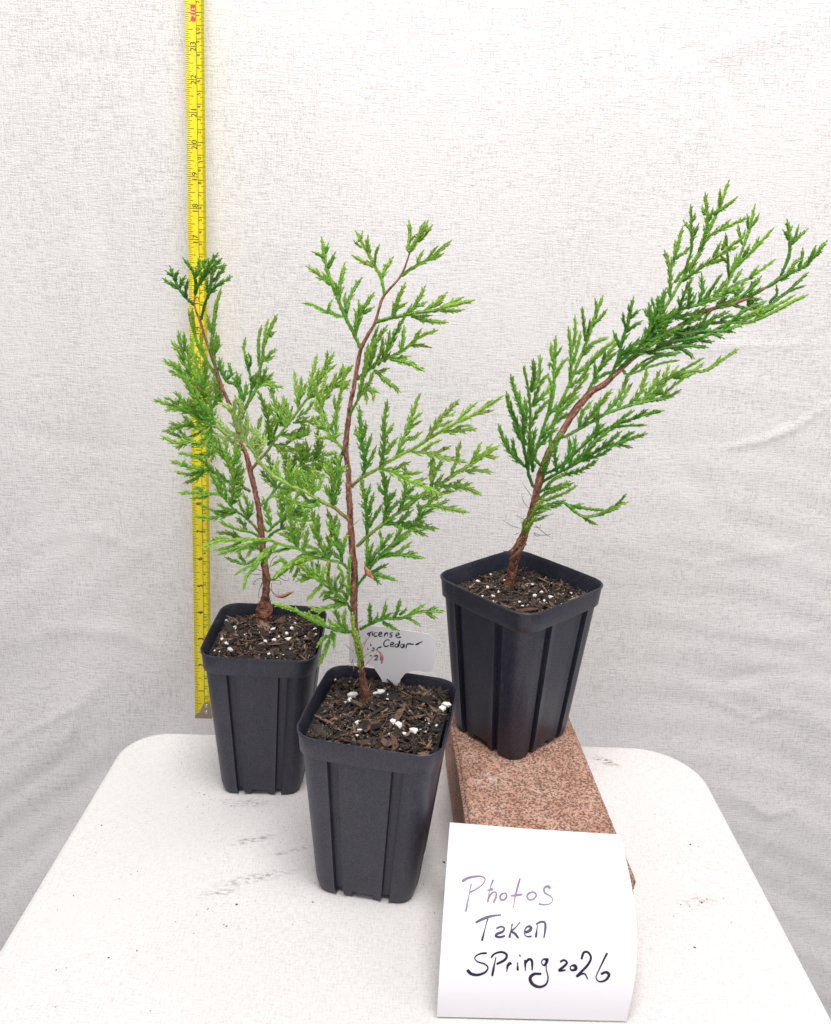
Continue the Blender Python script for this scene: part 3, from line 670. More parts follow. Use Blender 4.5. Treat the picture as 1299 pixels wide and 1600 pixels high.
   (D_((560, 110), (590, 20), (600, -60), (590, -160)), 13), (D_((540, 140), (620, 170), (700, 180)), 10, .1), (D_((440, 160), (430, 50), (400, -60)), 13), (D_((330, 260), (300, 120), (260, 0)), 13), (D_((200, 390), (150, 200), (110, 60)), 13), (D_((330, 260), (480, 300), (600, 280)), 12), (D_((540, 460), (540, 280), (570, 140)), 12), (D_((200, 380), (380, 380), (480, 320)), 11), (D_((480, 140), (500, 40), (480, -80)), 12), (D_((600, 120), (680, 140), (720, 110)), 8, .1), (D_((420, 170), (540, 230), (680, 280)), 11, .1)]),
 ([(408, 818), *D_((110, 800), (180, 740), (250, 680), (330, 560), (400, 460), (430, 380))], 1.4, 12, .2, .0, [
   (D_((320, 640), (400, 580), (530, 500)), 11, -.08), (D_((250, 690), (240, 560), (210, 430)), 12), (D_((150, 770), (110, 620), (70, 480)), 11), (D_((330, 560), (300, 440), (320, 330)), 11), (D_((300, 650), (420, 700), (540, 690)), 10, -.05), (D_((390, 620), (440, 640), (530, 600)), 8, -.05)]),
 ([(411, 852), *D_((150, 830), (240, 780), (330, 770), (440, 780))], 1.0, 10, .2, .01, [(D_((240, 780), (260, 700), (330, 640)), 9), (D_((300, 770), (380, 800), (440, 850)), 8)]),
]
build_plant(pl1, g1[1], .012, tr1, br1, lambda x, y: y > 580 and x > 262, .09)
thin('dry_needles', pl1, [F_((720, 560), (660, 570), (625, 615), (680, 600)), F_((700, 600), (680, 660), (670, 720), (690, 725)), F_((780, 600), (790, 680), (830, 715)), F_((790, 580), (850, 580), (860, 615), (820, 610)), F_((830, 540), (880, 575), (930, 580), (920, 545)), F_((690, 530), (620, 525), (540, 520)), F_((760, 640), (820, 700), (850, 670)), F_((840, 520), (880, 530), (900, 555)), F_((700, 500), (650, 480), (640, 500)), F_((830, 370), (790, 400), (770, 450), (740, 540), (730, 650)), F_((730, 540), (700, 620), (720, 680))], g1[1]-.004, .00028, BARK, (.22, .13, .09))
flat_leaf('dry_leaf', pl1, F_((810, 715), (880, 710), (930, 690), (970, 675)), (.6, 3.2, 3.0, .3), g1[1]-.006, (.42, .20, .11))
# ---- front seedling
g2 = G(572, 1098, H-.0065)
pl2 = empty('cedar_seedling', tuple(g2)); tag(pl2, 'tallest green cedar seedling, in the pot nearest the viewer, its thin reddish trunk almost upright', 'seedling', 'cedar seedlings')
tr2 = [(573, 1101, 7.5), (571, 1085, 6.5), (567, 1058, 6), (561, 1015, 6), (555, 982, 6.2), (553, 940, 6.2), (554, 895, 6.2), (550, 850, 6), (547, 800, 5.2), (545, 760, 5), (545, 738, 4.6), (541, 712, 4.6), (541, 690, 4.6), (545, 655, 4.4), (549, 625, 4), (554, 600, 4), (559, 570, 3.8), (564, 545, 3.6), (574, 525, 3), (586, 505, 2.8), (593, 480, 2.6), (601, 461, 2.3), (627, 430, 2), (641, 394, 1.6)]
br2 = [
 ([(641, 393), (650, 378), (660, 365), (668, 347)], 1.1, 7, .5, 0, [(K_((740, 180), (780, 140), (818, 90)), 4, -.1), (K_((700, 230), (740, 150), (775, 70)), 6)]),
 ([(641, 394), *K_((680, 220), (690, 150), (685, 65))], 1.0, 6, .5, .003, [(K_((685, 180), (705, 160), (720, 145)), 4)]),
 ([(627, 431), *K_((720, 330), (800, 290), (860, 240), (930, 182))], 1.3, 8, .5, -.006, [(K_((740, 320), (745, 280), (768, 240)), 6), (K_((790, 295), (830, 240), (850, 215)), 5), (K_((800, 290), (850, 275), (885, 255)), 5)]),
 ([(601, 461), *K_((528, 440), (515, 390), (480, 325), (430, 230), (370, 125))], 1.5, 6, .48, .006, [(K_((470, 330), (410, 300), (355, 268)), 7), (K_((480, 325), (485, 260), (505, 208)), 6), (K_((450, 250), (438, 200), (440, 155)), 6), (K_((520, 400), (545, 340), (585, 280)), 7), (K_((400, 215), (380, 200), (360, 180)), 4), (K_((385, 180), (400, 150), (405, 130)), 4)]),
 ([(564, 546), *K_((350, 720), (300, 620), (230, 450), (190, 320), (165, 165))], 2.0, 7, .26, .008, [
   (K_((290, 630), (180, 595), (110, 560), (60, 550)), 8, .05), (K_((365, 740), (370, 620), (360, 590)), 6), (K_((370, 720), (400, 600), (440, 540), (472, 492)), 8), (K_((400, 610), (430, 600), (470, 575)), 5), (K_((385, 640), (390, 590), (385, 540)), 5), (K_((310, 630), (325, 530), (365, 450), (398, 405)), 8), (K_((315, 600), (300, 530), (305, 495)), 5), (K_((268, 530), (275, 440), (300, 315)), 8), (K_((262, 500), (250, 440), (235, 420)), 6), (K_((215, 440), (150, 380), (80, 333)), 8), (K_((200, 340), (225, 290), (240, 255)), 6), (K_((180, 280), (150, 260), (118, 245)), 4), (K_((185, 250), (195, 215), (200, 200)), 3), (K_((240, 480), (225, 440), (170, 370)), 4), (K_((200, 610), (210, 560), (220, 540)), 4)]),
 ([(586, 504), *K_((560, 640), (640, 625), (720, 607), (850, 590), (930, 565), (1065, 533)), ], 1.8, 6, .42, -.015, [
   (K_((585, 630), (610, 550), (660, 435)), 7, -.05), (K_((600, 590), (630, 570), (665, 550)), 5), (K_((690, 610), (740, 530), (778, 455)), 7), (K_((730, 560), (760, 560), (785, 545)), 4), (K_((775, 600), (840, 550), (905, 490)), 7), (K_((830, 570), (870, 545), (890, 520)), 4), (K_((870, 585), (940, 545), (1003, 515)), 6), (K_((700, 625), (800, 655), (908, 662)), 6), (K_((740, 635), (780, 625), (810, 622)), 4), (K_((870, 590), (940, 595), (1005, 588)), 5)]),
 ([(556, 594), *K_((440, 950), (500, 900), (570, 870), (650, 830), (750, 750), (848, 713))], 1.6, 8, .36, -.02, [
   (K_((570, 880), (680, 905), (770, 952)), 8), (K_((610, 885), (650, 870), (685, 865)), 5), (K_((480, 950), (560, 1020), (628, 1075)), 9), (K_((500, 960), (540, 945), (560, 940)), 5), (K_((500, 920), (560, 820), (620, 700), (695, 568)), 11, -.22), (K_((430, 950), (440, 860), (500, 690)), 10, -.05), (K_((450, 930), (480, 800), (550, 690)), 10), (K_((640, 835), (650, 760), (655, 690)), 8, -.1), (K_((720, 770), (740, 730), (755, 708)), 5), (K_((690, 800), (750, 800), (808, 812)), 7), (K_((540, 900), (560, 800), (570, 720)), 10, -.1), (K_((470, 940), (510, 860), (530, 760)), 9)]),
 ([(545, 652), *K_((350, 1180), (390, 1110), (440, 1060), (500, 1080))], 1.4, 8, .45, -.015, [(K_((380, 1120), (410, 1000), (430, 880), (440, 800)), 7, -.05), (K_((420, 1080), (430, 1110), (432, 1140)), 5), (K_((440, 1060), (470, 1090), (475, 1130)), 6), (K_((400, 1090), (450, 1020), (470, 960)), 6)]),
 ([(549, 760), *E_((100, 755), (150, 720), (270, 650), (400, 570), (540, 500), (660, 420), (850, 310), (1000, 240), (1222, 98))], 2.6, 6, .55, -.03, [
   (E_((140, 725), (150, 580), (125, 420), (110, 185)), 11, -.4), (E_((150, 560), (180, 470), (203, 400)), 6, -.35), (E_((160, 660), (200, 580), (238, 490)), 7, -.35), (E_((128, 450), (90, 390), (80, 340)), 5, -.35), (E_((130, 430), (150, 370), (158, 300)), 5, -.35),
   (E_((270, 650), (300, 500), (300, 330), (327, 135)), 13, -.32), (E_((300, 550), (350, 490), (400, 430)), 7, -.3), (E_((300, 430), (340, 370), (370, 320)), 5, -.3),
   (E_((390, 580), (450, 440), (510, 270), (573, 88)), 12, -.18), (E_((455, 440), (530, 420), (590, 380)), 6, -.12), (E_((490, 350), (540, 320), (590, 290)), 6, -.12), (E_((510, 290), (550, 260), (590, 230)), 5, -.1),
   (E_((635, 435), (720, 300), (790, 220), (878, 130)), 9, .18), (E_((760, 250), (820, 240), (850, 222)), 5, .2), (E_((700, 340), (760, 320), (822, 295)), 6, .15), (E_((870, 300), (940, 215), (1022, 148)), 7, .2), (E_((760, 375), (880, 365), (1012, 350)), 8, .15), (E_((850, 360), (900, 330), (980, 325)), 5, .15), (E_((1000, 240), (1070, 225), (1145, 208)), 5, .25), (E_((1070, 190), (1110, 150), (1140, 130)), 4, .25),
   (E_((520, 530), (650, 540), (780, 580), (945, 612)), 12, .12), (E_((600, 525), (670, 470), (742, 440)), 6, 0), (E_((680, 550), (750, 520), (810, 490)), 7, .1), (E_((870, 590), (880, 520), (898, 455)), 7, .15), (E_((680, 560), (670, 680), (665, 760)), 7, -.15), (E_((680, 680), (730, 650), (755, 590)), 6, -.1),
   (E_((270, 655), (400, 700), (500, 760), (640, 810), (745, 872)), 12, -.15), (E_((360, 690), (430, 640), (495, 612)), 6, -.2), (E_((430, 720), (520, 700), (590, 690)), 7, -.1), (E_((530, 760), (580, 750), (625, 740)), 6, -.05)]),
 ([(558, 854), *E_((130, 1230), (175, 1185), (300, 1090), (420, 1000), (560, 890), (720, 800), (830, 720), (960, 640), (1080, 560), (1195, 485))], 2.2, 7, .42, -.015, [
   (E_((170, 1180), (165, 1000), (145, 860), (118, 735)), 11, -.3), (E_((190, 1110), (240, 1020), (290, 940)), 7, -.3), (E_((180, 1020), (200, 930), (220, 860)), 6, -.3), (E_((160, 900), (180, 840), (192, 795)), 5, -.3), (E_((150, 960), (130, 950), (115, 940)), 3, -.3),
   (E_((300, 1085), (320, 930), (305, 780), (290, 670)), 10, -.32), (E_((320, 960), (350, 900), (390, 835)), 6, -.3), (E_((300, 860), (270, 820), (255, 790)), 5, -.35), (E_((320, 1020), (400, 930), (430, 915)), 6, -.3), (E_((310, 800), (330, 770), (345, 735)), 4, -.3),
   (E_((420, 1000), (460, 880), (470, 750), (465, 640)), 9, -.25), (E_((450, 920), (500, 840), (540, 800)), 7, -.25), (E_((560, 890), (500, 880), (480, 900)), 6, -.2), (E_((450, 990), (520, 930), (560, 860)), 8, -.2), (E_((660, 830), (690, 700), (680, 570)), 7, -.12), (E_((700, 790), (740, 740), (760, 715)), 5, -.1),
   (E_((830, 715), (850, 640), (885, 580)), 6, -.05), (E_((985, 615), (1020, 540), (1060, 463)), 7, .12), (E_((1010, 590), (1060, 560), (1075, 540)), 4, .1), (E_((1080, 560), (1120, 500), (1140, 475)), 5, .15), (E_((1100, 560), (1150, 575), (1185, 570)), 4, .12), (E_((940, 680), (1040, 675), (1138, 688)), 8, .1), (E_((980, 680), (1020, 650), (1035, 645)), 4, .1),
   (E_((740, 800), (850, 800), (950, 815), (1052, 865)), 9, .0), (E_((850, 790), (880, 765), (910, 745)), 5), (E_((900, 810), (940, 785), (980, 775)), 5), (E_((560, 960), (700, 950), (800, 975), (955, 1000)), 9, -.1), (E_((700, 950), (760, 930), (800, 910)), 6, -.05), (E_((800, 970), (840, 960), (860, 955)), 4), (E_((640, 940), (740, 860), (840, 840)), 8, 0), (E_((600, 900), (700, 850), (740, 820)), 7, 0),
   (E_((300, 1095), (420, 1090), (560, 1110), (715, 1130)), 13, -.25), (E_((420, 1090), (470, 1030), (520, 990)), 9, -.25), (E_((520, 1110), (560, 1060), (620, 1090)), 9, -.2), (E_((480, 1110), (560, 1150), (630, 1185)), 9, -.25), (E_((580, 1060), (580, 980), (570, 930)), 8, -.25), (E_((560, 1050), (640, 1000), (700, 960)), 7, -.2)]),
 ([(556, 918), *E_((120, 1540), (160, 1490), (250, 1360), (380, 1240), (450, 1180), (540, 1130))], 1.4, 7, .16, -.02, [
   (E_((170, 1450), (170, 1320), (170, 1190)), 7), (E_((180, 1420), (220, 1350), (240, 1300)), 6), (E_((180, 1380), (200, 1300), (215, 1250)), 5), (E_((255, 1330), (280, 1240), (270, 1150)), 9), (E_((280, 1290), (320, 1220), (370, 1170)), 7), (E_((390, 1230), (420, 1160), (430, 1110)), 7), (E_((240, 1370), (370, 1330), (480, 1340), (610, 1360)), 7), (E_((480, 1345), (510, 1320), (550, 1320)), 4), (E_((300, 1340), (400, 1320), (510, 1240)), 8), (E_((270, 1360), (350, 1290), (390, 1240)), 7), (E_((160, 1480), (290, 1500), (398, 1535)), 7), (E_((200, 1470), (270, 1440), (325, 1410)), 6), (E_((210, 1490), (240, 1530), (268, 1558)), 5), (E_((360, 1270), (440, 1210), (500, 1180)), 8)]),
 ([(563, 984), *M_((540, 1010), (620, 980), (700, 978), (800, 945), (860, 940), (935, 940))], 1.3, 5, .18, -.02, [
   (M_((545, 1010), (540, 950), (540, 900)), 6), (M_((600, 985), (620, 940), (625, 895)), 6), (M_((560, 1000), (580, 970), (582, 955)), 4), (M_((670, 975), (690, 930), (702, 880)), 6), (M_((700, 960), (720, 945), (735, 925)), 4), (M_((755, 955), (800, 925), (832, 905)), 5), (M_((730, 975), (770, 990), (805, 1015)), 5), (M_((610, 1000), (650, 1020), (690, 1040)), 6), (M_((840, 945), (870, 965), (895, 975)), 4), (M_((860, 935), (890, 920), (900, 920)), 3), (M_((620, 985), (640, 960), (660, 950)), 4)]),
 ([(550, 987), *M_((400, 1050), (330, 1030), (240, 990), (130, 930), (28, 900))], 1.2, 7, .26, -.03, [
   (M_((340, 1050), (310, 1130), (272, 1225)), 6), (M_((310, 1070), (280, 1100), (262, 1125)), 4), (M_((350, 1060), (350, 1100), (348, 1135)), 4), (M_((240, 990), (220, 960), (200, 950)), 5, .1), (M_((300, 1020), (270, 980), (230, 960)), 5), (M_((400, 1050), (370, 980), (350, 920)), 9, .1), (M_((420, 1050), (400, 990), (410, 930)), 7, .15), (M_((380, 1030), (330, 1000), (320, 980)), 5, .1), (M_((310, 1120), (300, 1170), (295, 1180)), 4)]),
 ([(549, 955), *D_((860, 1470), (760, 1390), (640, 1300), (500, 1200), (390, 1110))], 1.6, 11, .32, -.02, [
   (D_((640, 1310), (560, 1390), (500, 1455)), 6), (D_((800, 1380), (840, 1250), (790, 1120)), 11), (D_((730, 1370), (700, 1250), (710, 1100)), 12, .05), (D_((640, 1290), (600, 1200), (600, 1100)), 10, .05), (D_((560, 1250), (500, 1160), (440, 1090)), 9, .05), (D_((560, 1240), (470, 1260), (400, 1280)), 7), (D_((870, 1480), (800, 1430), (740, 1440)), 8), (D_((840, 1490), (700, 1440), (660, 1460)), 8), (D_((880, 1500), (700, 1530), (600, 1560), (520, 1530)), 8), (D_((880, 1460), (880, 1350), (820, 1280)), 10, .05), (D_((760, 1390), (660, 1390), (620, 1430)), 8), (D_((780, 1400), (760, 1300), (800, 1220)), 10)]),
 ([(547, 893), *D_((830, 1110), (700, 1080), (560, 1040), (400, 970), (250, 930), (120, 882), (0, 880)), *F_((430, 240), (330, 250), (215, 295))], 2.2, 9, .3, -.035, [
   (D_((830, 1110), (810, 960), (750, 790), (690, 600)), 10, -.08), (D_((820, 1020), (850, 920), (875, 830)), 7, -.1), (D_((810, 980), (740, 900), (680, 840)), 7, -.05), (D_((780, 860), (790, 780), (800, 710)), 6, -.1), (D_((740, 780), (700, 740), (680, 710)), 5, -.05), (D_((790, 1060), (730, 1000), (700, 960)), 7), (D_((700, 1080), (620, 920), (580, 780), (540, 600)), 12, .0), (D_((610, 900), (560, 800), (520, 740)), 8), (D_((600, 800), (600, 720), (600, 640)), 7, .1), (D_((660, 1030), (560, 970), (460, 940)), 9), (D_((400, 960), (350, 830), (340, 700), (310, 500)), 13, .0), (D_((350, 830), (400, 800), (450, 780)), 6), (D_((370, 900), (280, 840), (220, 820)), 9), (D_((460, 990), (480, 880), (500, 780)), 8), (D_((500, 1010), (300, 1130), (170, 1240)), 8, .1), (D_((300, 1120), (240, 1080), (160, 1130)), 5, .05), (D_((540, 1030), (400, 1060), (330, 1190)), 7), (D_((200, 920), (90, 1000), (0, 1090)), 7), (D_((340, 960), (200, 990), (100, 1010)), 7), (F_((560, 230), (440, 290), (290, 325)), 6), (F_((700, 240), (560, 290), (480, 340)), 8), (F_((430, 240), (330, 220), (280, 240)), 5), (D_((600, 1060), (480, 1060), (400, 1100)), 7)]),
 ([(546, 812), *D_((820, 630), (750, 570), (660, 530), (540, 460), (440, 400), (350, 370), (260, 320), (170, 270), (100, 200), (30, 130)), *B_2((960, 640), (850, 500), (790, 340), (720, 230), (645, 190))], 3.0, 8, .85, -.045, [
   (D_((740, 560), (740, 400), (730, 250), (700, 120)), 11, -.6), (D_((740, 360), (790, 260), (860, 180)), 8, -.6), (D_((735, 280), (680, 220), (660, 170)), 6, -.6), (D_((780, 250), (790, 150), (800, 80)), 8, -.62), (D_((740, 500), (690, 430), (660, 370)), 8, -.5), (D_((520, 450), (540, 350), (560, 200)), 11, -.5), (D_((540, 440), (620, 350), (620, 260)), 9, -.45), (D_((600, 480), (560, 560), (420, 540), (290, 470)), 11, -.62), (D_((440, 400), (400, 280), (430, 200)), 10, -.5), (D_((350, 370), (300, 260), (330, 120)), 10, -.5), (D_((350, 380), (240, 450), (170, 470)), 9, -.6), (D_((260, 320), (200, 220), (210, 100)), 10, -.45),
   (B_2((980, 700), (990, 560), (980, 430)), 9, .1), (B_2((970, 660), (1040, 600), (1000, 460)), 7, .1), (B_2((880, 540), (900, 400), (900, 280)), 8, .15), (B_2((850, 520), (850, 400), (830, 320)), 7, .15), (B_2((800, 400), (840, 250), (790, 120)), 7, .15), (B_2((870, 520), (760, 490), (680, 420), (600, 330)), 9, .15), (B_2((760, 300), (780, 220), (790, 150)), 6, .1), (B_2((930, 600), (960, 500), (940, 400)), 7, .15), (B_2((820, 440), (780, 400), (740, 380)), 5, .1)]),
 ([(541, 702), *C_((890, 1350), (830, 1290), (740, 1180), (700, 1060), (690, 900), (740, 640))], 1.4, 9, .55, .01, [
   (C_((830, 1260), (835, 1060), (870, 870), (910, 640), (900, 560)), 8, -.1), (C_((840, 1000), (820, 940), (815, 860)), 5, -.1), (C_((880, 800), (940, 740), (960, 710)), 5), (C_((900, 680), (950, 610), (985, 570)), 5), (C_((700, 1040), (640, 960), (640, 880)), 9), (C_((700, 900), (780, 800), (830, 650)), 9), (C_((740, 1180), (820, 1100), (800, 1050)), 6), (C_((790, 1250), (840, 1230), (880, 1215)), 5), (C_((740, 1170), (650, 1120), (620, 1060)), 9, -.1), (C_((810, 1280), (720, 1250), (640, 1260)), 8, -.1), (C_((700, 960), (640, 800), (620, 700)), 7)]),
 ([(541, 706), *C_((910, 1370), (880, 1440), (850, 1560), (830, 1640))], 1.0, 9, .12, .006, [(C_((860, 1520), (830, 1460), (830, 1410)), 7), (C_((880, 1450), (930, 1340), (915, 1300)), 8, .15), (C_((840, 1600), (780, 1530), (790, 1480)), 7), (C_((840, 1600), (900, 1560), (930, 1550)), 7)]),
 ([(566, 1062), (563, 1040), (558, 1015), (553, 985), (551, 960)], 0, 4, .5, -.006, []),
 ([(560, 1040), (566, 1025), (560, 1000), (556, 985)], 0, 4, .55, -.008, []),
 ([(548, 930), (545, 900), (547, 870)], 0, 4, .35, -.008, []),
]
build_plant(pl2, g2[1], .006, tr2, br2, lambda x, y: x < 545 and 560 < y < 935, .09)
thin('dry_needles', pl2, [[(552, 1030), (548, 1040), (545, 1042)], [(553, 1018), (545, 1012), (538, 1006)], [(562, 1010), (572, 1002), (585, 985)], [(563, 1030), (575, 1022), (592, 1012)], [(566, 1045), (580, 1030), (590, 1018)], [(590, 1016), (596, 1025), (596, 1038)], [(552, 1035), (553, 1048)], [(556, 1000), (548, 992)], [(558, 975), (568, 968)], [(551, 870), (542, 862)], [(553, 820), (562, 812)], [(546, 760), (537, 752)], [(560, 1060), (552, 1072)], [(575, 1080), (580, 1066)], [(562, 1020), (570, 1008), (573, 995)]], g2[1]-.006, .00030, BARK, (.36, .20, .13))
flat_leaf('dry_leaf', pl2, E_((150, 1425), (175, 1470), (220, 1520)), (1.2, 4.5, 1), g2[1]-.012, (.50, .22, .12))
flat_leaf('dry_leaf', pl2, [(512, 876), (514, 882), (513, 889)], (1, 3, 1), g2[1]-.02, (.55, .33, .14))
flat_leaf('dry_leaf', pl2, [(594, 1018), (597, 1028), (597, 1037)], (1, 2.4, .5), g2[1]-.01, (.45, .2, .14))
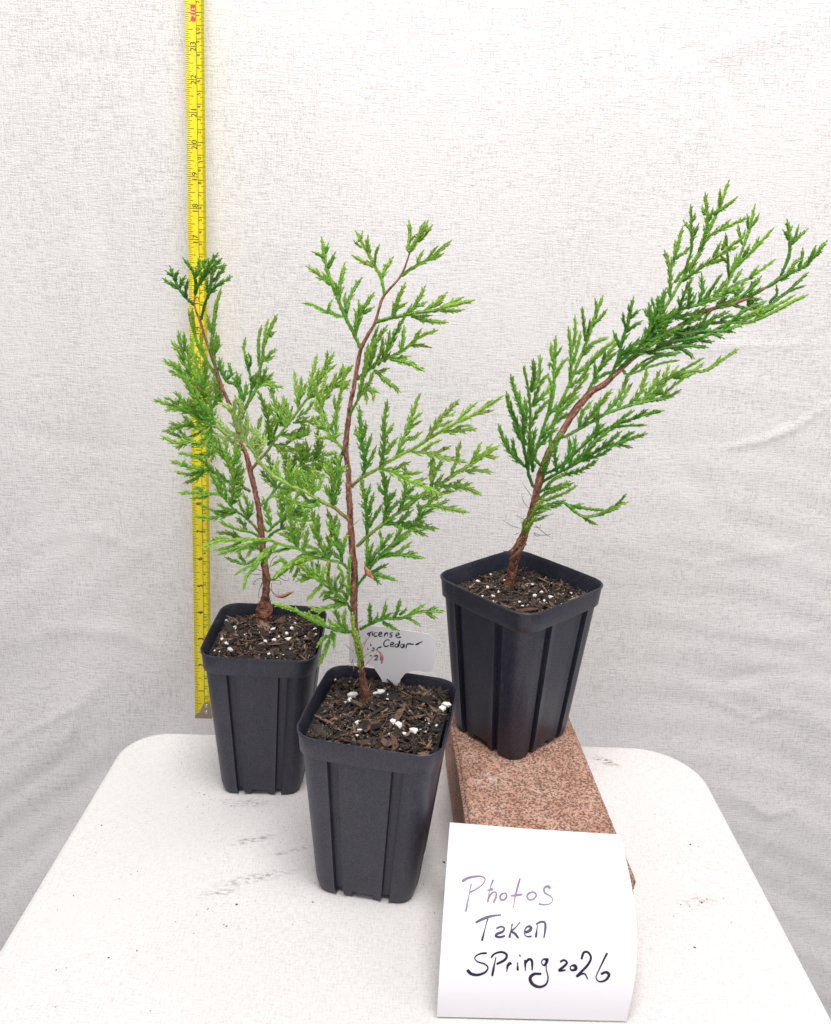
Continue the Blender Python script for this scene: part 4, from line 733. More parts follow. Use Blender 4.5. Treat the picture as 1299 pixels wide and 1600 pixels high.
# ---- right seedling
g3 = G(797, 917, .0563+H-.0125)
pl3 = empty('cedar_seedling', tuple(g3)); tag(pl3, 'green cedar seedling leaning far to the right from the pot on the brick', 'seedling', 'cedar seedlings')
tr3 = [(794, 920, 9), (797, 908, 8), (803, 882, 8), (811, 855, 9.5), (820, 834, 7.5), (832, 797, 6.5), (838, 771, 6.5), (847, 737, 7.5), (858, 708, 7), (864, 697, 5.5), (882, 670, 6), (900, 640, 6.3), (925, 612, 6), (945, 600, 5), (970, 577, 4.3), (995, 555, 3.8), (1034, 528, 3.4), (1060, 510, 3.4), (1085, 496, 3.8), (1115, 482, 3.6), (1143, 476, 3.1), (1172, 464, 2.6), (1202, 446, 2.0), (1221, 430, 1.6)]
br3 = [
 ([(1221, 430), *HH((1010, 530), (1020, 420), (1003, 283))], 1.5, 6, .22, 0, [(HH((1030, 440), (1060, 380), (1078, 318)), 5), (HH((1035, 440), (1080, 390), (1135, 343)), 4), (HH((1012, 410), (995, 370), (978, 350)), 4), (HH((1015, 360), (1030, 330), (1035, 320)), 3)]),
 ([(1198, 449), *HH((1000, 650), (1080, 610), (1150, 560), (1210, 490), (1267, 423))], 1.6, 5, .2, -.004, [(HH((1080, 600), (1100, 540), (1107, 478)), 3, .05), (HH((1000, 660), (1040, 590), (1080, 540)), 6, .2), (HH((1140, 570), (1170, 510), (1192, 460)), 4), (HH((1180, 520), (1220, 500), (1225, 470)), 3), (HH((960, 690), (1020, 640), (1050, 570)), 6, .15), (HH((1080, 610), (1130, 590), (1160, 560)), 3)]),
 ([(1146, 476), *HH((740, 880), (870, 860), (940, 810), (1010, 760), (1060, 710), (1138, 638))], 1.2, 6, .22, .006, [(HH((960, 790), (1040, 750), (1120, 722)), 4), (HH((880, 840), (930, 780), (930, 730)), 5, -.05), (HH((760, 870), (800, 850), (850, 830)), 5, -.1), (HH((740, 870), (750, 810), (770, 780)), 7, -.2)]),
 ([(1096, 505), *HH((600, 970), (740, 970), (850, 930), (950, 880), (1040, 830), (1132, 788))], 1.6, 5, .42, -.01, [(HH((700, 960), (870, 880), (960, 840), (1045, 790)), 5), (HH((640, 960), (760, 910), (840, 870)), 6), (HH((780, 960), (850, 900), (920, 870)), 4), (HH((550, 960), (600, 930), (640, 930)), 4)]),
 ([(1126, 471), *HH((560, 810), (590, 720), (640, 610), (700, 470), (740, 350), (782, 178))], 2.2, 6, .42, .006, [
   (HH((605, 670), (600, 560), (585, 375)), 6), (HH((600, 570), (560, 530), (550, 510)), 4), (HH((640, 610), (740, 510), (820, 430), (903, 338)), 6), (HH((700, 530), (730, 480), (745, 450)), 4), (HH((770, 470), (800, 420), (808, 400)), 4), (HH((695, 440), (680, 380), (668, 310)), 5), (HH((740, 340), (780, 290), (807, 242)), 5), (HH((735, 330), (735, 270), (730, 245)), 4), (HH((600, 740), (710, 690), (820, 620), (915, 548)), 8), (HH((750, 670), (780, 620), (800, 595)), 4), (HH((620, 630), (650, 550), (658, 515)), 4), (HH((640, 700), (670, 650), (690, 620)), 5), (HH((700, 400), (710, 370), (715, 350)), 3)]),
 ([(1034, 528), *HH((150, 930), (230, 780), (300, 660), (400, 500), (480, 330), (540, 190), (603, 18))], 2.4, 6, .42, .008, [
   (HH((205, 800), (205, 620), (170, 490)), 7, -.05), (HH((205, 620), (240, 520), (270, 400), (290, 330)), 7), (HH((240, 540), (240, 470), (240, 420)), 4), (HH((240, 540), (300, 500), (340, 460)), 5), (HH((300, 640), (350, 480), (350, 340), (347, 180)), 7), (HH((350, 350), (320, 310), (302, 285)), 4), (HH((350, 420), (380, 350), (397, 310)), 5), (HH((350, 290), (370, 260), (375, 240)), 3), (HH((430, 440), (460, 280), (445, 100)), 7), (HH((465, 290), (490, 230), (495, 205)), 4), (HH((445, 240), (425, 200), (425, 185)), 3), (HH((400, 480), (480, 380), (600, 320), (735, 258)), 8), (HH((540, 350), (580, 310), (608, 280)), 4), (HH((500, 240), (590, 180), (655, 125)), 5), (HH((540, 190), (545, 120), (545, 75)), 4), (HH((290, 690), (430, 590), (560, 500), (710, 385)), 8), (HH((450, 580), (520, 560), (580, 540)), 5), (HH((500, 530), (530, 470), (548, 428)), 5), (HH((560, 480), (575, 430), (580, 400)), 4), (HH((340, 640), (390, 530), (430, 460)), 8), (HH((240, 700), (280, 640), (330, 600)), 6, -.05), (HH((580, 480), (640, 470), (660, 460)), 4)]),
 ([(1016, 541), *HH((60, 1080), (80, 1000), (100, 920), (150, 830), (175, 750))], 1.4, 9, .1, -.008, [(HH((90, 960), (75, 900), (62, 850)), 7), (HH((120, 900), (125, 840), (122, 805)), 6), (HH((30, 1100), (50, 1060), (60, 1010)), 8), (HH((90, 1000), (180, 930), (250, 880)), 11, .08), (HH((80, 1040), (150, 980), (200, 960)), 10, .03)]),
 ([(1034, 528), *HH((200, 950), (290, 880), (400, 850), (520, 800), (600, 760), (700, 735))], 1.4, 12, .2, -.012, [
   (HH((260, 900), (310, 760), (350, 680)), 10), (HH((400, 850), (425, 750), (420, 650)), 9, -.05), (HH((440, 830), (490, 740), (555, 648)), 11, -.1), (HH((500, 800), (560, 730), (590, 680)), 10), (HH((330, 880), (340, 780), (340, 730)), 9), (HH((560, 790), (620, 760), (690, 730)), 9, -.05), (HH((400, 850), (480, 820), (560, 800)), 10), (HH((230, 930), (330, 920), (450, 880)), 10), (HH((520, 860), (600, 840), (660, 800)), 9)]),
 ([(1120, 480), *HH((640, 840), (700, 790), (760, 740), (820, 665))], 1.0, 9, .12, .004, [(HH((690, 810), (760, 780), (830, 740)), 8), (HH((740, 760), (760, 720), (780, 690)), 7), (HH((640, 830), (680, 760), (700, 720)), 8)]),
 ([(1050, 517), *HH((300, 1050), (420, 1030), (550, 1030), (620, 1010), (695, 988))], 1.2, 7, .12, -.014, [(HH((500, 1030), (560, 1000), (600, 980)), 5), (HH((560, 1030), (600, 1030), (640, 1040)), 4), (HH((350, 1040), (450, 980), (520, 920)), 9), (HH((250, 1030), (330, 970), (430, 920)), 10), (HH((420, 1040), (500, 950), (600, 900)), 8), (HH((560, 1030), (700, 900), (840, 840)), 5, .1)]),
 ([(1022, 536), *HH((170, 1110), (300, 1090), (420, 1070), (500, 1050), (565, 1078))], 1.3, 9, .08, -.01, [(HH((300, 1090), (390, 1050), (460, 1040)), 7), (HH((200, 1100), (300, 1030), (380, 1000)), 10), (HH((400, 1080), (440, 1100), (495, 1100)), 5), (HH((120, 1130), (200, 1050), (290, 1000)), 10)]),
 ([(1000, 553), *HH((80, 1170), (200, 1140), (330, 1130), (455, 1142))], 1.3, 8, .1, -.006, [(HH((200, 1140), (300, 1160), (365, 1212)), 7), (HH((100, 1160), (220, 1110), (330, 1090)), 8), (HH((250, 1140), (340, 1110), (400, 1090)), 6), (HH((60, 1180), (180, 1190), (270, 1180)), 7)]),
 ([(972, 577), *GG((850, 540), (960, 500), (1060, 470), (1160, 452))], 1.2, 5, .38, -.004, [(GG((880, 520), (960, 450), (1050, 420), (1130, 420)), 5), (GG((930, 500), (1020, 440), (1120, 400)), 5), (GG((860, 530), (900, 490), (960, 470)), 4)]),
 ([(877, 680), *GG((450, 930), (560, 870), (700, 790), (850, 735), (1000, 700), (1080, 680)), *HH((120, 1390), (230, 1340), (350, 1300), (440, 1300), (540, 1240), (662, 1158))], 1.8, 6, .34, -.02, [
   (GG((700, 790), (790, 680), (850, 540)), 9), (GG((780, 760), (830, 660), (870, 600)), 8), (GG((850, 735), (930, 640), (965, 505)), 10, .08), (GG((930, 715), (1000, 620), (1045, 520)), 9, .1), (GG((980, 700), (1060, 580), (1105, 490)), 9, .1), (GG((1000, 690), (1080, 590), (1160, 490)), 7, .1), (GG((1060, 680), (1120, 620), (1200, 560)), 7, .08), (HH((150, 1370), (280, 1300), (425, 1218)), 4), (HH((230, 1350), (340, 1330), (430, 1248)), 5), (HH((470, 1290), (520, 1250), (545, 1208)), 4, -.1), (GG((560, 870), (640, 760), (740, 640)), 10), (GG((640, 820), (660, 740), (720, 690)), 8), (GG((900, 720), (980, 680), (1080, 650)), 7), (GG((540, 870), (560, 780), (620, 710)), 8), (GG((1020, 700), (1100, 680), (1170, 640)), 5)]),
 ([(846, 742), *GG((400, 1130), (460, 1080), (550, 1000), (640, 920), (760, 860), (880, 815), (960, 790), (1062, 768))], 1.4, 7, .12, -.016, [
   (GG((640, 920), (660, 820), (655, 730)), 8), (GG((880, 820), (920, 790), (965, 762)), 6), (GG((740, 870), (860, 860), (955, 857)), 6), (GG((760, 860), (830, 800), (880, 770)), 7, .05), (GG((640, 920), (720, 890), (800, 830)), 8), (GG((550, 1000), (620, 920), (700, 850)), 8, .04), (GG((960, 800), (1010, 770), (1040, 765)), 4)]),
 ([(844, 756), *GG((350, 1190), (420, 1150), (500, 1110), (650, 1020), (780, 970), (870, 940), (957, 912))], 1.6, 8, .1, -.02, [
   (GG((400, 1150), (390, 1000), (430, 900)), 9), (GG((480, 1110), (510, 1000), (520, 930)), 10), (GG((560, 1070), (640, 970), (730, 890)), 10, .04), (GG((640, 1030), (730, 960), (800, 900)), 9), (GG((760, 980), (820, 985), (865, 995)), 6), (GG((800, 960), (840, 920), (880, 900)), 6), (GG((430, 1170), (550, 1140), (650, 1080)), 9), (GG((560, 1080), (680, 1040), (740, 1000)), 8), (GG((500, 1100), (600, 1000), (660, 920)), 9, .05), (GG((430, 1140), (480, 1030), (480, 940)), 9)]),
 ([(838, 780), *GG((300, 1310), (400, 1250), (480, 1210))], 1.0, 9, .45, -.012, [(GG((290, 1340), (430, 1290), (525, 1236)), 6), (GG((280, 1380), (400, 1360), (450, 1330)), 7, -.1), (GG((320, 1290), (430, 1250), (500, 1220)), 6, -.2)]),
 ([(832, 800), *GG((300, 1370), (360, 1350), (440, 1340), (520, 1400), (580, 1430), (680, 1410), (770, 1360), (842, 1340))], 1.0, 6, .3, -.02, [(GG((460, 1355), (560, 1375), (700, 1390)), 4, -.1), (GG((570, 1430), (600, 1455), (650, 1478)), 6), (GG((760, 1370), (800, 1330), (832, 1292)), 3, -.1), (GG((480, 1370), (530, 1360), (560, 1350)), 5), (GG((660, 1420), (740, 1390), (790, 1370)), 4)]),
 ([(824, 826), (830, 808), (838, 794), (850, 780)], 0, 9, .38, -.010, [([(832, 804), (845, 800), (858, 792)], 6), ([(830, 812), (842, 812), (852, 806)], 5)]),
 ([(818, 838), (824, 828), (830, 818), (838, 808)], 0, 7, .45, -.011, []),
 ([(846, 750), (850, 735), (856, 715), (862, 695)], 0, 8, .15, -.012, []),
 ([(838, 770), (850, 765), (862, 752), (880, 742)], 0, 9, .25, -.014, [([(850, 765), (866, 762), (884, 760)], 7)]),
 ([(822, 832), (818, 822), (820, 812)], 0, 6, .5, -.009, []),
 ([(828, 805), *GG((250, 1400), (290, 1370), (350, 1370))], 0, 8, .3, -.01, []),
 # left side
 ([(834, 762), *GG((225, 1160), (200, 1020), (165, 880), (115, 780), (88, 655))], 1.5, 8, .14, -.012, [
   (GG((210, 1120), (150, 1070), (80, 980), (38, 857)), 8), (GG((100, 1000), (90, 960), (85, 930)), 5), (GG((160, 1080), (130, 1000), (128, 945)), 7), (GG((190, 980), (190, 800), (150, 680), (115, 548)), 9, .06), (GG((190, 800), (170, 700), (170, 650)), 6), (GG((160, 860), (120, 760), (115, 710)), 6), (GG((225, 1150), (230, 950), (235, 760), (220, 620), (195, 495)), 9, .05), (GG((235, 640), (260, 560), (255, 450)), 8, .1), (GG((240, 650), (290, 560), (297, 425)), 10, .14), (GG((230, 880), (280, 780), (350, 700)), 9, .08), (GG((240, 740), (310, 680), (370, 610)), 9, .12), (GG((190, 900), (210, 780), (200, 690)), 8), (GG((250, 1150), (250, 1000), (268, 880)), 9, -.05), (GG((225, 1100), (240, 980), (230, 900)), 8), (GG((250, 720), (300, 600), (345, 540)), 8, .12), (GG((210, 980), (150, 900), (130, 830)), 7)]),
 ([(846, 728), *GG((265, 1050), (310, 900), (345, 790), (380, 660), (385, 500), (395, 308))], 1.5, 7, .32, .008, [
   (GG((388, 470), (370, 420), (365, 350)), 4), (GG((388, 560), (430, 480), (465, 440)), 6), (GG((390, 430), (420, 390), (432, 370)), 4), (GG((350, 780), (370, 640), (350, 545)), 6), (GG((340, 800), (430, 720), (520, 660)), 9), (GG((300, 940), (380, 850), (480, 780)), 9), (GG((280, 1000), (350, 920), (400, 880)), 9, -.1), (GG((380, 500), (360, 470), (355, 500)), 3)]),
 ([(858, 706), *GG((370, 900), (410, 760), (480, 600), (530, 480), (580, 360), (640, 180), (687, 55))], 1.5, 6, .38, .012, [
   (GG((485, 580), (490, 400), (475, 250)), 6), (GG((495, 400), (515, 300), (515, 180)), 6), (GG((580, 330), (570, 220), (560, 125)), 6), (GG((590, 300), (605, 240), (610, 200)), 4), (GG((645, 190), (650, 120), (642, 75)), 3), (GG((620, 240), (670, 190), (712, 138)), 4), (GG((560, 400), (640, 340), (715, 308)), 6), (GG((500, 540), (580, 500), (640, 430), (770, 320)), 9), (GG((470, 620), (560, 560), (600, 480)), 8), (GG((600, 480), (680, 400), (720, 360)), 6), (GG((430, 740), (520, 640), (600, 540)), 9), (GG((400, 800), (480, 720), (540, 670)), 8), (GG((560, 420), (600, 390), (600, 360)), 4), (GG((500, 480), (540, 330), (550, 280)), 5)]),
 ([(912, 622), *GG((600, 640), (640, 560), (690, 460), (740, 390), (780, 335))], 1.0, 7, .26, .01, [(GG((640, 560), (640, 500), (640, 470)), 5), (GG((660, 520), (730, 440), (775, 400)), 6), (GG((620, 600), (680, 550), (740, 520)), 6), (GG((690, 470), (700, 420), (705, 390)), 4)]),
 ([(946, 599), *GG((745, 540), (785, 440), (810, 330), (840, 240), (860, 150), (880, 65))], 1.5, 5, .1, -.006, [
   (GG((795, 370), (775, 320), (757, 275)), 5), (GG((835, 250), (820, 210), (815, 160)), 5), (GG((835, 275), (880, 240), (932, 207)), 5), (GG((858, 190), (890, 160), (917, 140)), 4), (GG((800, 420), (870, 360), (932, 320)), 10), (GG((860, 150), (850, 130), (850, 110)), 3), (GG((770, 490), (840, 420), (900, 380)), 10), (GG((810, 340), (830, 310), (850, 290)), 4)]),
 ([(965, 582), *GG((830, 470), (900, 400), (950, 310), (990, 220), (980, 108))], 1.4, 8, .06, -.008, [(GG((950, 320), (960, 280), (975, 250)), 6), (GG((990, 230), (1030, 150), (1040, 60)), 8), (GG((930, 360), (1020, 300), (1080, 260)), 11), (GG((870, 430), (960, 380), (1040, 320)), 10), (GG((1000, 220), (1060, 130), (1070, 30)), 8, .1), (GG((960, 330), (1060, 230), (1120, 160)), 10, .1), (GG((1010, 280), (1100, 210), (1180, 150)), 10, .05), (GG((980, 330), (1080, 290), (1180, 240)), 10)]),
]
build_plant(pl3, g3[1], .01, tr3, br3, lambda x, y: (y > 700) or (x > 1000 and 440 < y < 540 and x < 1200))
thin('dry_needles', pl3, [N_((510, 710), (450, 690), (400, 655)), N_((565, 595), (530, 550), (515, 502)), N_((575, 515), (550, 480), (520, 435)), N_((530, 655), (500, 640), (480, 630)), N_((600, 655), (660, 640), (712, 615)), N_((600, 630), (650, 635), (705, 625)), N_((590, 735), (640, 750), (712, 740)), N_((590, 740), (610, 755), (640, 745)), N_((600, 690), (650, 735), (708, 770)), N_((590, 700), (625, 705), (632, 685)), N_((500, 735), (480, 745), (470, 748))], g3[1]-.003, .00026, BARK, (.16, .17, .15))
thin('dry_twig', pl3, [N_((520, 760), (490, 790), (460, 830), (435, 845), (405, 843)), N_((500, 800), (470, 840), (450, 850)), N_((520, 820), (480, 860), (455, 885)), N_((545, 800), (500, 850), (470, 880))], g3[1]-.006, .0007, BARK, (.24, .13, .08), .002)
flat_leaf('dry_leaf', pl3, [(737, 895), (744, 888), (750, 893)], (1, 7, 1.5), G(745, 893, .0563+H-.010)[1], (.50, .20, .05))


# ------------------------------------------------------------------ T-shaped plant label
TY = POTS[1][0][1]+.0392
tp = [(551, 975)]
out = [(546, 981), (546, 1000), (546, 1036), (560, 1036), (574, 1037), (584, 1043), (591, 1053), (597, 1063), (600, 1082), (612, 1100), (622, 1082), (626, 1062), (633, 1053), (642, 1049), (655, 1048), (668, 1050), (676, 1047), (679, 1036), (681, 1006), (679, 996), (671, 991), (640, 986), (609, 981), (575, 977), (551, 974)]
ftag = np.array([Y(x, y, TY) for x, y in out]); n = len(out)
tg = empty('plant_label', tuple(Y(612, 1085, TY))); tag(tg, 'white plastic plant tag with handwriting stuck in the back of the nearest pot', 'plant label')
tl = local(tg, ftag)
tq = NT('label_plastic'); tq.set(Base__Color=(.80, .79, .82, 1), Roughness=.35)
mesh_obj('tag_plate', np.vstack([tl, tl+np.array((0, .0006, 0))]), [list(range(n))[::-1], list(range(n, 2*n))]+[[i, (i+1) % n, n+(i+1) % n, n+i] for i in range(n)], tq.m, tg)
def ribbons(strokes, hit, wpx, taper=True):
    VV, FF, nb = [], [], 0
    for st in strokes:
        P = np.array(st, float)
        if len(P) == 2: P = np.stack([P[0], (P[0]+P[1])/2, P[1]])
        q, _ = catmull(np.c_[P, np.zeros(len(P))], .8); q = q[:, :2]; n = len(q)
        t = np.gradient(q, axis=0); t /= np.linalg.norm(t, axis=1, keepdims=True)+1e-9
        nrm_ = np.c_[-t[:, 1], t[:, 0]]; ph = random.random()*6
        w_ = wpx*.5*(.85+.25*np.sin(np.linspace(0, 5, n)+ph)+.18*nrm_[:, 0]); w_[0] *= .6; w_[-1] *= .45
        for sgn in (-1, 1):
            for a, b in zip(q, nrm_*w_[:, None]*sgn): VV.append(hit(*(a+b)))
        FF += [[nb+i, nb+i+1, nb+n+i+1, nb+n+i] for i in range(n-1)]; nb += 2*n
    return np.array(VV), FF
def zpx(st, x0, y0, s): return [[(x0+x/s, y0+y/s) for x, y in k] for k in st]
tt = zpx([[(575, 192), (585, 180)], [(588, 207), (593, 176)], [(592, 188), (602, 176), (613, 176), (614, 202)], [(648, 180), (632, 180), (624, 195), (630, 206), (650, 202)], [(660, 196), (680, 186), (674, 176), (660, 186), (662, 204), (690, 204)], [(700, 208), (706, 180), (702, 195), (715, 180), (724, 184), (722, 206)], [(764, 180), (745, 182), (742, 192), (756, 200), (750, 210), (732, 212)], [(780, 202), (806, 192), (800, 180), (784, 190), (784, 208), (800, 216), (822, 210)],
          [(738, 238), (720, 230), (700, 246), (696, 268), (712, 280), (732, 272)], [(742, 268), (766, 260), (758, 248), (742, 260), (748, 280), (772, 276)], [(802, 264), (784, 262), (776, 276), (790, 284), (804, 268), (812, 236), (804, 286)], [(840, 262), (822, 264), (818, 280), (832, 288), (844, 264), (844, 288)], [(856, 294), (862, 268), (876, 260), (915, 264)], [(925, 268), (950, 256), (978, 243)], [(950, 262), (930, 262)],
          [(598, 258), (604, 278)], [(578, 288), (582, 306)], [(612, 290), (628, 292), (618, 306), (606, 304), (628, 312)], [(645, 310), (650, 292), (660, 286), (680, 284)], [(594, 346), (612, 348)], [(628, 352), (644, 344), (652, 354), (638, 370), (628, 378), (656, 376)], [(684, 350), (672, 364), (676, 380), (690, 376), (688, 366), (674, 368)]], 450, 950, 4.64)
V, Fl = ribbons(tt, lambda x, y: Y(x, y, TY-.00012), 2.0)
INK = simple('ink_dark', (.018, .014, .05), .5)
mesh_obj('handwriting', local(tg, V), Fl, INK, tg)

# ------------------------------------------------------------------ paper sheet draped over the brick
TL, TR_, BL, BR_ = G(703, 1287.5, .0600), G(969, 1306.5, .0600), G(683, 1589, .0014), G(979, 1596, .0014)
nu, nv = 26, 60; PV = []
for j in range(nv):
    t = j/(nv-1); th_ = t*math.pi/2; ex = 2/2.5
    xh = math.sin(th_)**ex; zh = max(0, math.cos(th_))**ex
    for i in range(nu):
        u = i/(nu-1); A = TL*(1-u)+TR_*u; B_ = BL*(1-u)+BR_*u
        p = A+(B_-A)*xh; p[2] = B_[2]+(A[2]-B_[2])*zh
        bul = .0022*math.sin(u*math.pi)*t*(1-t)*2+(.0012*(1-t)**6)*(.4+.6*abs(u-.5)*2)
        p[2] += bul; p[0] += (.0036*(math.sin(t*math.pi))*(u) if t > 0 else 0)
        PV.append(p)
PV = np.array(PV); PF = [[j*nu+i, j*nu+i+1, (j+1)*nu+i+1, (j+1)*nu+i] for j in range(nv-1) for i in range(nu-1)]
ps = empty('paper_sign', tuple(BL)); tag(ps, 'white paper sheet with handwritten words curving off the front of the brick', 'paper sign')
qq = NT('paper_white'); qq.set(Base__Color=(.86, .85, .88, 1), Roughness=.6); qq.bump(qq.noise(qq.coord(), 500, 3), .06, .0003)
po = mesh_obj('sheet', local(ps, PV), PF, qq.m, ps, smooth=True)
so = po.modifiers.new('t', 'SOLIDIFY'); so.thickness = .00045; so.offset = 1; po.modifiers.new('split', 'EDGE_SPLIT').split_angle = math.radians(50)
bv = BVHTree.FromPolygons([Vector(p) for p in PV], PF)
def hit(x, y, off=.00013):
    d = Vector(ray(x, y)).normalized(); h = bv.ray_cast(Vector(CP), d)
    if h[0] is None: return G(x, y, .03)
    nn_ = h[1] if h[1].dot(d) < 0 else -h[1]
    return np.array(h[0]+nn_*off)
# find which way the sheet thickens so that ink stays on the outside
nrm0 = np.cross(PV[1]-PV[0], PV[nu]-PV[0]); so.offset = -1 if np.dot(nrm0, CP-PV[0]) > 0 else 1
zz = lambda st: zpx(st, 670, 1270, 3.82)
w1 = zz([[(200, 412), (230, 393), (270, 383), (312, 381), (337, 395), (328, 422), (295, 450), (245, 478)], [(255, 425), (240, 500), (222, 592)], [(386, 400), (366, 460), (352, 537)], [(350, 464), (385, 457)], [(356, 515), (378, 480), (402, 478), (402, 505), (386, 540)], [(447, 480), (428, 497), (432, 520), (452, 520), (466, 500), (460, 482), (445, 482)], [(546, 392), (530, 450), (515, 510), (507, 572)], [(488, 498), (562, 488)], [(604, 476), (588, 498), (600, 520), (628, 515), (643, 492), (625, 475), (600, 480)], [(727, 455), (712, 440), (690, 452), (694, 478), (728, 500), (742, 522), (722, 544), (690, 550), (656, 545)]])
w2 = zz([[(280, 657), (330, 632), (380, 617), (434, 611)], [(355, 625), (335, 700), (318, 766)], [(403, 692), (435, 680), (452, 692), (440, 712), (408, 724), (402, 738), (428, 743), (457, 735)], [(500, 662), (490, 710), (482, 748)], [(547, 652), (520, 685), (495, 708), (515, 722), (537, 750)], [(576, 716), (600, 706), (612, 690), (598, 678), (578, 692), (572, 722), (588, 740), (616, 738)], [(650, 672), (640, 746)], [(640, 668), (670, 652), (694, 658), (697, 690), (688, 750)]])
w3 = zz([[(348, 838), (305, 843), (276, 864), (290, 888), (335, 904), (354, 925), (338, 952), (295, 968), (255, 962), (230, 938)], [(372, 866), (395, 842), (435, 832), (466, 848), (455, 878), (405, 905)], [(402, 862), (390, 920), (379, 976)], [(473, 905), (466, 950)], [(468, 920), (484, 900), (496, 905)], [(531, 893), (532, 943)], [(542, 848), (549, 860)], [(576, 878), (578, 945)], [(576, 900), (598, 876), (617, 886), (618, 943)], [(708, 882), (688, 874), (674, 892), (688, 912), (704, 894), (708, 868)], [(706, 880), (702, 930), (713, 985), (700, 1025), (662, 1040), (622, 1024), (606, 990), (628, 964), (674, 962)], [(784, 892), (808, 880), (826, 896), (805, 920), (778, 942), (818, 940)], [(862, 908), (845, 922), (853, 940), (878, 934), (874, 914), (856, 912)], [(912, 876), (926, 836), (952, 834), (969, 868), (945, 915), (884, 976), (912, 962), (935, 965), (950, 995)], [(1066, 838), (1040, 890), (1014, 945), (1000, 985), (1020, 1008), (1055, 1000), (1077, 970), (1060, 952), (1028, 964)]])
INK_PALE = simple('ink_pale', (.25, .18, .30), .5); INKP = simple('ink_purple', (.030, .020, .10), .45)  # first word is coloured a paler purple than the lines below it
random.seed(3)
for st, m_, wd in ((w1, INK_PALE, 3.7), (w2, INKP, 4.0), (w3, simple('ink_blue_black', (.010, .007, .045), .4), 4.1)):
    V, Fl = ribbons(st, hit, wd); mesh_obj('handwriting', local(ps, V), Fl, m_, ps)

# ------------------------------------------------------------------ tape measure
A0 = Z(318.5, 1119.5, .7548)
def solve():
    lo, hi = .5, .9
    best = None
    for k in range(400):
        zc = .56+k*.0004; B = Z(304.6, 20, zc); L_ = np.linalg.norm(B-A0)
        e = abs(L_-.6096)
        if best is None or e < best[0]: best = (e, zc, B)
    return best
e_, zc_, B0 = solve()
AX = (B0-A0)/np.linalg.norm(B0-A0); TW = .0157
ACx = np.cross(F3, AX); ACx = -ACx/np.linalg.norm(ACx) if np.cross(F3, AX)[0] < 0 else ACx/np.linalg.norm(ACx)
NRM = np.cross(ACx, AX); NRM = NRM/np.linalg.norm(NRM); NRM = NRM if np.dot(NRM, CP-A0) > 0 else -NRM
tape = empty('tape_measure', tuple(A0)); tag(tape, 'yellow steel tape measure blade hanging vertically in front of the white sheet', 'tape measure')
def TS(u, s, off=0): # u 0..1 across, s metres up
    c = (u-.5)*2
    return A0+ACx*((u-.5)*TW)+AX*s+NRM*(-.0011*(1-c*c)+.0011+off)
smx = .72; V, Fl = [], []
nU = 10
for j in range(60):
    for i in range(nU+1): V.append(TS(i/nU, smx*j/59))
n1_ = len(V)
for j in range(59):
    for i in range(nU): a = j*(nU+1)+i; Fl.append([a, a+1, a+nU+2, a+nU+1])
tyq = NT('tape_yellow'); tyq.set(Base__Color=(.83, .70, .02, 1), Roughness=.38)
tn = tyq.noise(tyq.coord((300, 300, 60)), 1, 3, .6); tyq.l(tyq.ramp(tn, [(.3, (.74, .61, .008)), (.6, (.86, .73, .015))]), tyq.b.inputs['Base Color'])
bl = mesh_obj('blade', local(tape, np.array(V)), Fl, tyq.m, tape, smooth=True)
sd_ = bl.modifiers.new('t', 'SOLIDIFY'); sd_.thickness = .0002; sd_.offset = -1; bl.modifiers.new('split', 'EDGE_SPLIT').split_angle = math.radians(50)
nn0 = np.cross(V[1]-V[0], V[nU+1]-V[0]); sd_.offset = -1 if np.dot(nn0, NRM) > 0 else 1
MV, MF = [], []
def mark(u0, u1, s, th_, store=None):
    vv, ff = store or (MV, MF); b = len(vv); k = max(1, int(abs(u1-u0)/.1))
    for i in range(k+1):
        u = u0+(u1-u0)*i/k; vv.append(TS(u, s-th_/2, .00012)); vv.append(TS(u, s+th_/2, .00012))
    for i in range(k): ff.append([b+2*i, b+2*i+2, b+2*i+3, b+2*i+1])
IN = .0254
for k in range(1, int(smx/IN*16)):
    s = k*IN/16
    if k % 16 == 0: mark(.005, .565, s, .00045)
    elif k % 8 == 0: mark(.005, .38, s, .00038)
    elif k % 4 == 0: mark(.005, .28, s, .00034)
    elif k % 2 == 0: mark(.005, .22, s, .00032)
    else: mark(.005, .17, s, .00030)
for k in range(1, int(smx*1000)):
    s = k*.001
    if k % 10 == 0: mark(.565, .995, s, .0004)
    elif k % 5 == 0: mark(.74, .995, s, .00032)
    else: mark(.82, .995, s, .00026)
for j in range(80):
    b = len(MV); 
    for u in (.553, .577):
        MV.append(TS(u, .0125+(smx-.013)*j/79, .0001))
    if j: MF.append([b-2, b-1, b+1, b])
def text_geo(txt, size, store, ux, s, center=True, sx=1.0, lift=.00013):
    cu = bpy.data.curves.new('t', 'FONT'); cu.body = txt; cu.size = size; cu.align_x = 'CENTER' if center else 'RIGHT'; cu.align_y = 'CENTER'; cu.space_character = 1.35
    ob = bpy.data.objects.new('t', cu); me_ = ob.to_mesh(); vv, ff = store; b = len(vv)
    for v_ in me_.vertices:            # text x runs up the tape, its top points to the left edge
        x, y = v_.co.x*sx, v_.co.y; vv.append(TS(ux-y/TW, s+x, lift))
    for p_ in me_.polygons: ff.append([b+q for q in p_.vertices])
    ob.to_mesh_clear(); bpy.data.objects.remove(ob); bpy.data.curves.remove(cu)
NV, NF, FEET = [], [], []
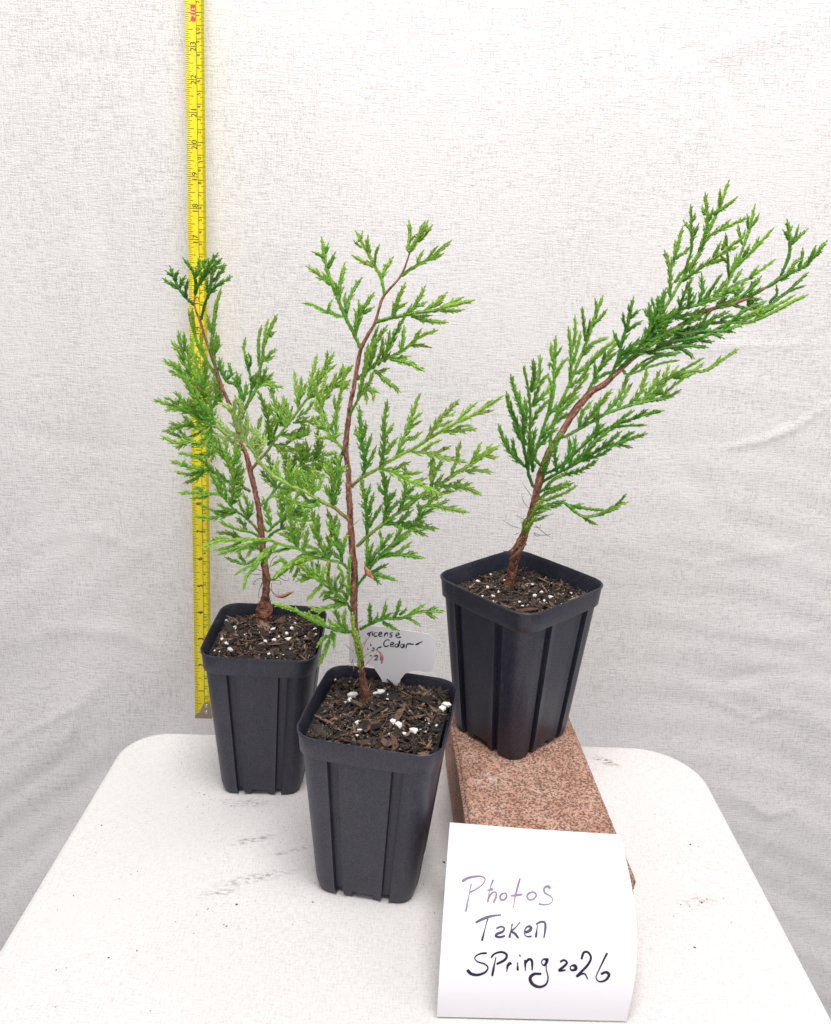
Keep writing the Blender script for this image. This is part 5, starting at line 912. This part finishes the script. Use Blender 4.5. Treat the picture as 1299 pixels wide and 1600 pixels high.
for k in range(1, 28):
    if k in (12, 24):
        RV, RF, WV, WF = [], [], [], []; FEET.append((RV, RF, WV, WF)); b = 0
        for u, s in ((.28, k*IN-.0062), (.54, k*IN-.0062), (.54, k*IN+.0062), (.28, k*IN+.0062)): RV.append(TS(u, s, .00018))
        RF.append([b, b+1, b+2, b+3]); text_geo('%dft' % (k//12), .0052, (WV, WF), .41, k*IN, lift=.00026)
    else: text_geo(str(k), .0066, (NV, NF), .40, k*IN)
for k in range(1, 70):
    if k % 10: text_geo(str(k % 10), .0040, (NV, NF), .665, k*.01-.0022)
    else: text_geo(str(k), .0046, (NV, NF), .665, k*.01-.0040)
BLK = simple('tape_print', (.025, .020, .010), .5)
mesh_obj('scale_ticks', local(tape, np.array(MV)), MF, BLK, tape)
mesh_obj('scale_numbers', local(tape, np.array(NV)), NF, BLK, tape)
RED = simple('tape_red', (.75, .05, .02), .5); CREAM = simple('tape_cream', (.85, .75, .45), .5)
for (rv_, rf_, wv_, wf_) in FEET:
    fp = mesh_obj('foot_marker', local(tape, np.array(rv_)), rf_, RED, tape)
    mesh_obj('foot_lettering', local(tape, np.array(wv_)), wf_, CREAM, fp)
# hook at the end
STEEL = simple('hook_steel', (.42, .36, .27), .38, Metallic=.85)
hk = [(.0, -.0006), (1.0, -.0006), (1.0, .004), (.97, .0075), (.90, .0118), (.82, .0140), (.70, .0148), (.57, .0140), (.47, .0118), (.38, .0085), (.28, .0052), (.15, .0028), (0, .0018)]
h1 = np.array([TS(u, s, .0005) for u, s in hk]); h0 = h1-NRM*.0004; n = len(hk)
lipv = np.array([TS(0, -.0006, .0005), TS(1, -.0006, .0005), TS(1, -.0006, -.010), TS(0, -.0006, -.010), TS(0, -.0014, .0005), TS(1, -.0014, .0005), TS(1, -.0014, -.010), TS(0, -.0014, -.010)])
hv = np.vstack([h0, h1, lipv]); m_ = 2*n
ho = mesh_obj('end_hook', local(tape, hv), [list(range(n, 2*n)), list(range(n))[::-1]]+[[i, (i+1) % n, n+(i+1) % n, n+i] for i in range(n)]+[[m_+a for a in f] for f in ([0, 1, 2, 3], [7, 6, 5, 4], [0, 4, 5, 1], [1, 5, 6, 2], [2, 6, 7, 3], [3, 7, 4, 0])], STEEL, tape)
for (u, s) in ((.68, .0105), (.68, .0045)):
    rv, rf = [], []; k_ = 14
    for r, o_ in ((.0021, .0006), (.0021, .0009), (.0016, .0014), (.0008, .0016)):
        for j in range(k_):
            a = 2*math.pi*j/k_; rv.append(TS(u, s, o_)+ACx*r*math.cos(a)+AX*r*math.sin(a))
    for i in range(3):
        for j in range(k_): rf.append([i*k_+j, i*k_+(j+1) % k_, (i+1)*k_+(j+1) % k_, (i+1)*k_+j])
    rf.append([3*k_+j for j in range(k_)])
    mesh_obj('rivet', local(tape, np.array(rv)), rf, simple('rivet_steel', (.62, .55, .42), .3, Metallic=.9), ho, smooth=True)

# ------------------------------------------------------------------ crumbs on the table
random.seed(5); V, Fl, C, base = [], [], [], 0
spots = [(159, 1290, 3), (280, 1175, 2), (284, 1193, 2), (273, 1231, 2.2), (312, 1239, 2), (319, 1242, 3), (293, 1261, 2), (318, 1258, 2), (317, 1271, 2), (295, 1266, 1.6), (361, 1260, 3), (150, 1332, 2), (215, 1362, 2), (205, 1367, 2), (115, 1400, 2.5), (90, 1422, 2), (214, 1486, 3), (170, 1497, 3), (104, 1513, 2), (88, 1516, 2.4), (87, 1574, 2), (370, 1414, 4), (325, 1421, 3), (303, 1459, 2.5), (307, 1430, 2), (274, 1440, 2), (321, 1334, 2), (350, 1445, 2.5), (354, 1448, 3), (235, 1580, 2), (186, 1405, 2),
         (1079, 1320, 4), (1092, 1323, 2), (1048, 1286, 2), (1024, 1273, 1.6), (1064, 1414, 2.5), (1078, 1417, 2), (1097, 1411, 3.5), (1105, 1405, 3), (1091, 1405, 2), (1053, 1432, 2), (1131, 1404, 2), (1086, 1481, 4), (1143, 1442, 2), (694, 1348, 5), (679, 1427, 2.4), (662, 1382, 2), (455, 1276, 2), (410, 1268, 2), (435, 1283, 1.6), (465, 1262, 2), (489, 1410, 3), (492, 1380, 2)]
spots += [(random.gauss(400, 60), random.gauss(1330, 70), rnd(.8, 1.7)) for _ in range(120)] + [(rnd(20, 680), rnd(1250, 1590), rnd(.6, 1.2)) for _ in range(60)] + [(rnd(1000, 1220), rnd(1230, 1590), rnd(.6, 1.2)) for _ in range(30)]
for x, y, r in spots:
    g = G(x, y, 0)
    if not (-.24 < g[0] < .243 and g[1] < .6): continue
    c = chip(r*.00042, r*.0002, r*.0002, .2) @ np.array(Matrix.Rotation(rnd(0, 3.1), 3, 'Z')).T+g+np.array((0, 0, r*.00008))
    V.append(c); Fl += (CF+base).tolist(); base += 16; C.append(np.tile(np.array((.06, .045, .04))*rnd(.6, 1.6), (16, 1)))
cr = mesh_obj('soil_crumbs', np.concatenate(V), Fl, SOIL, None, col=np.concatenate(C)); tag(cr, 'tiny dark crumbs of soil scattered over the white tabletop', 'soil crumbs', kind='stuff')
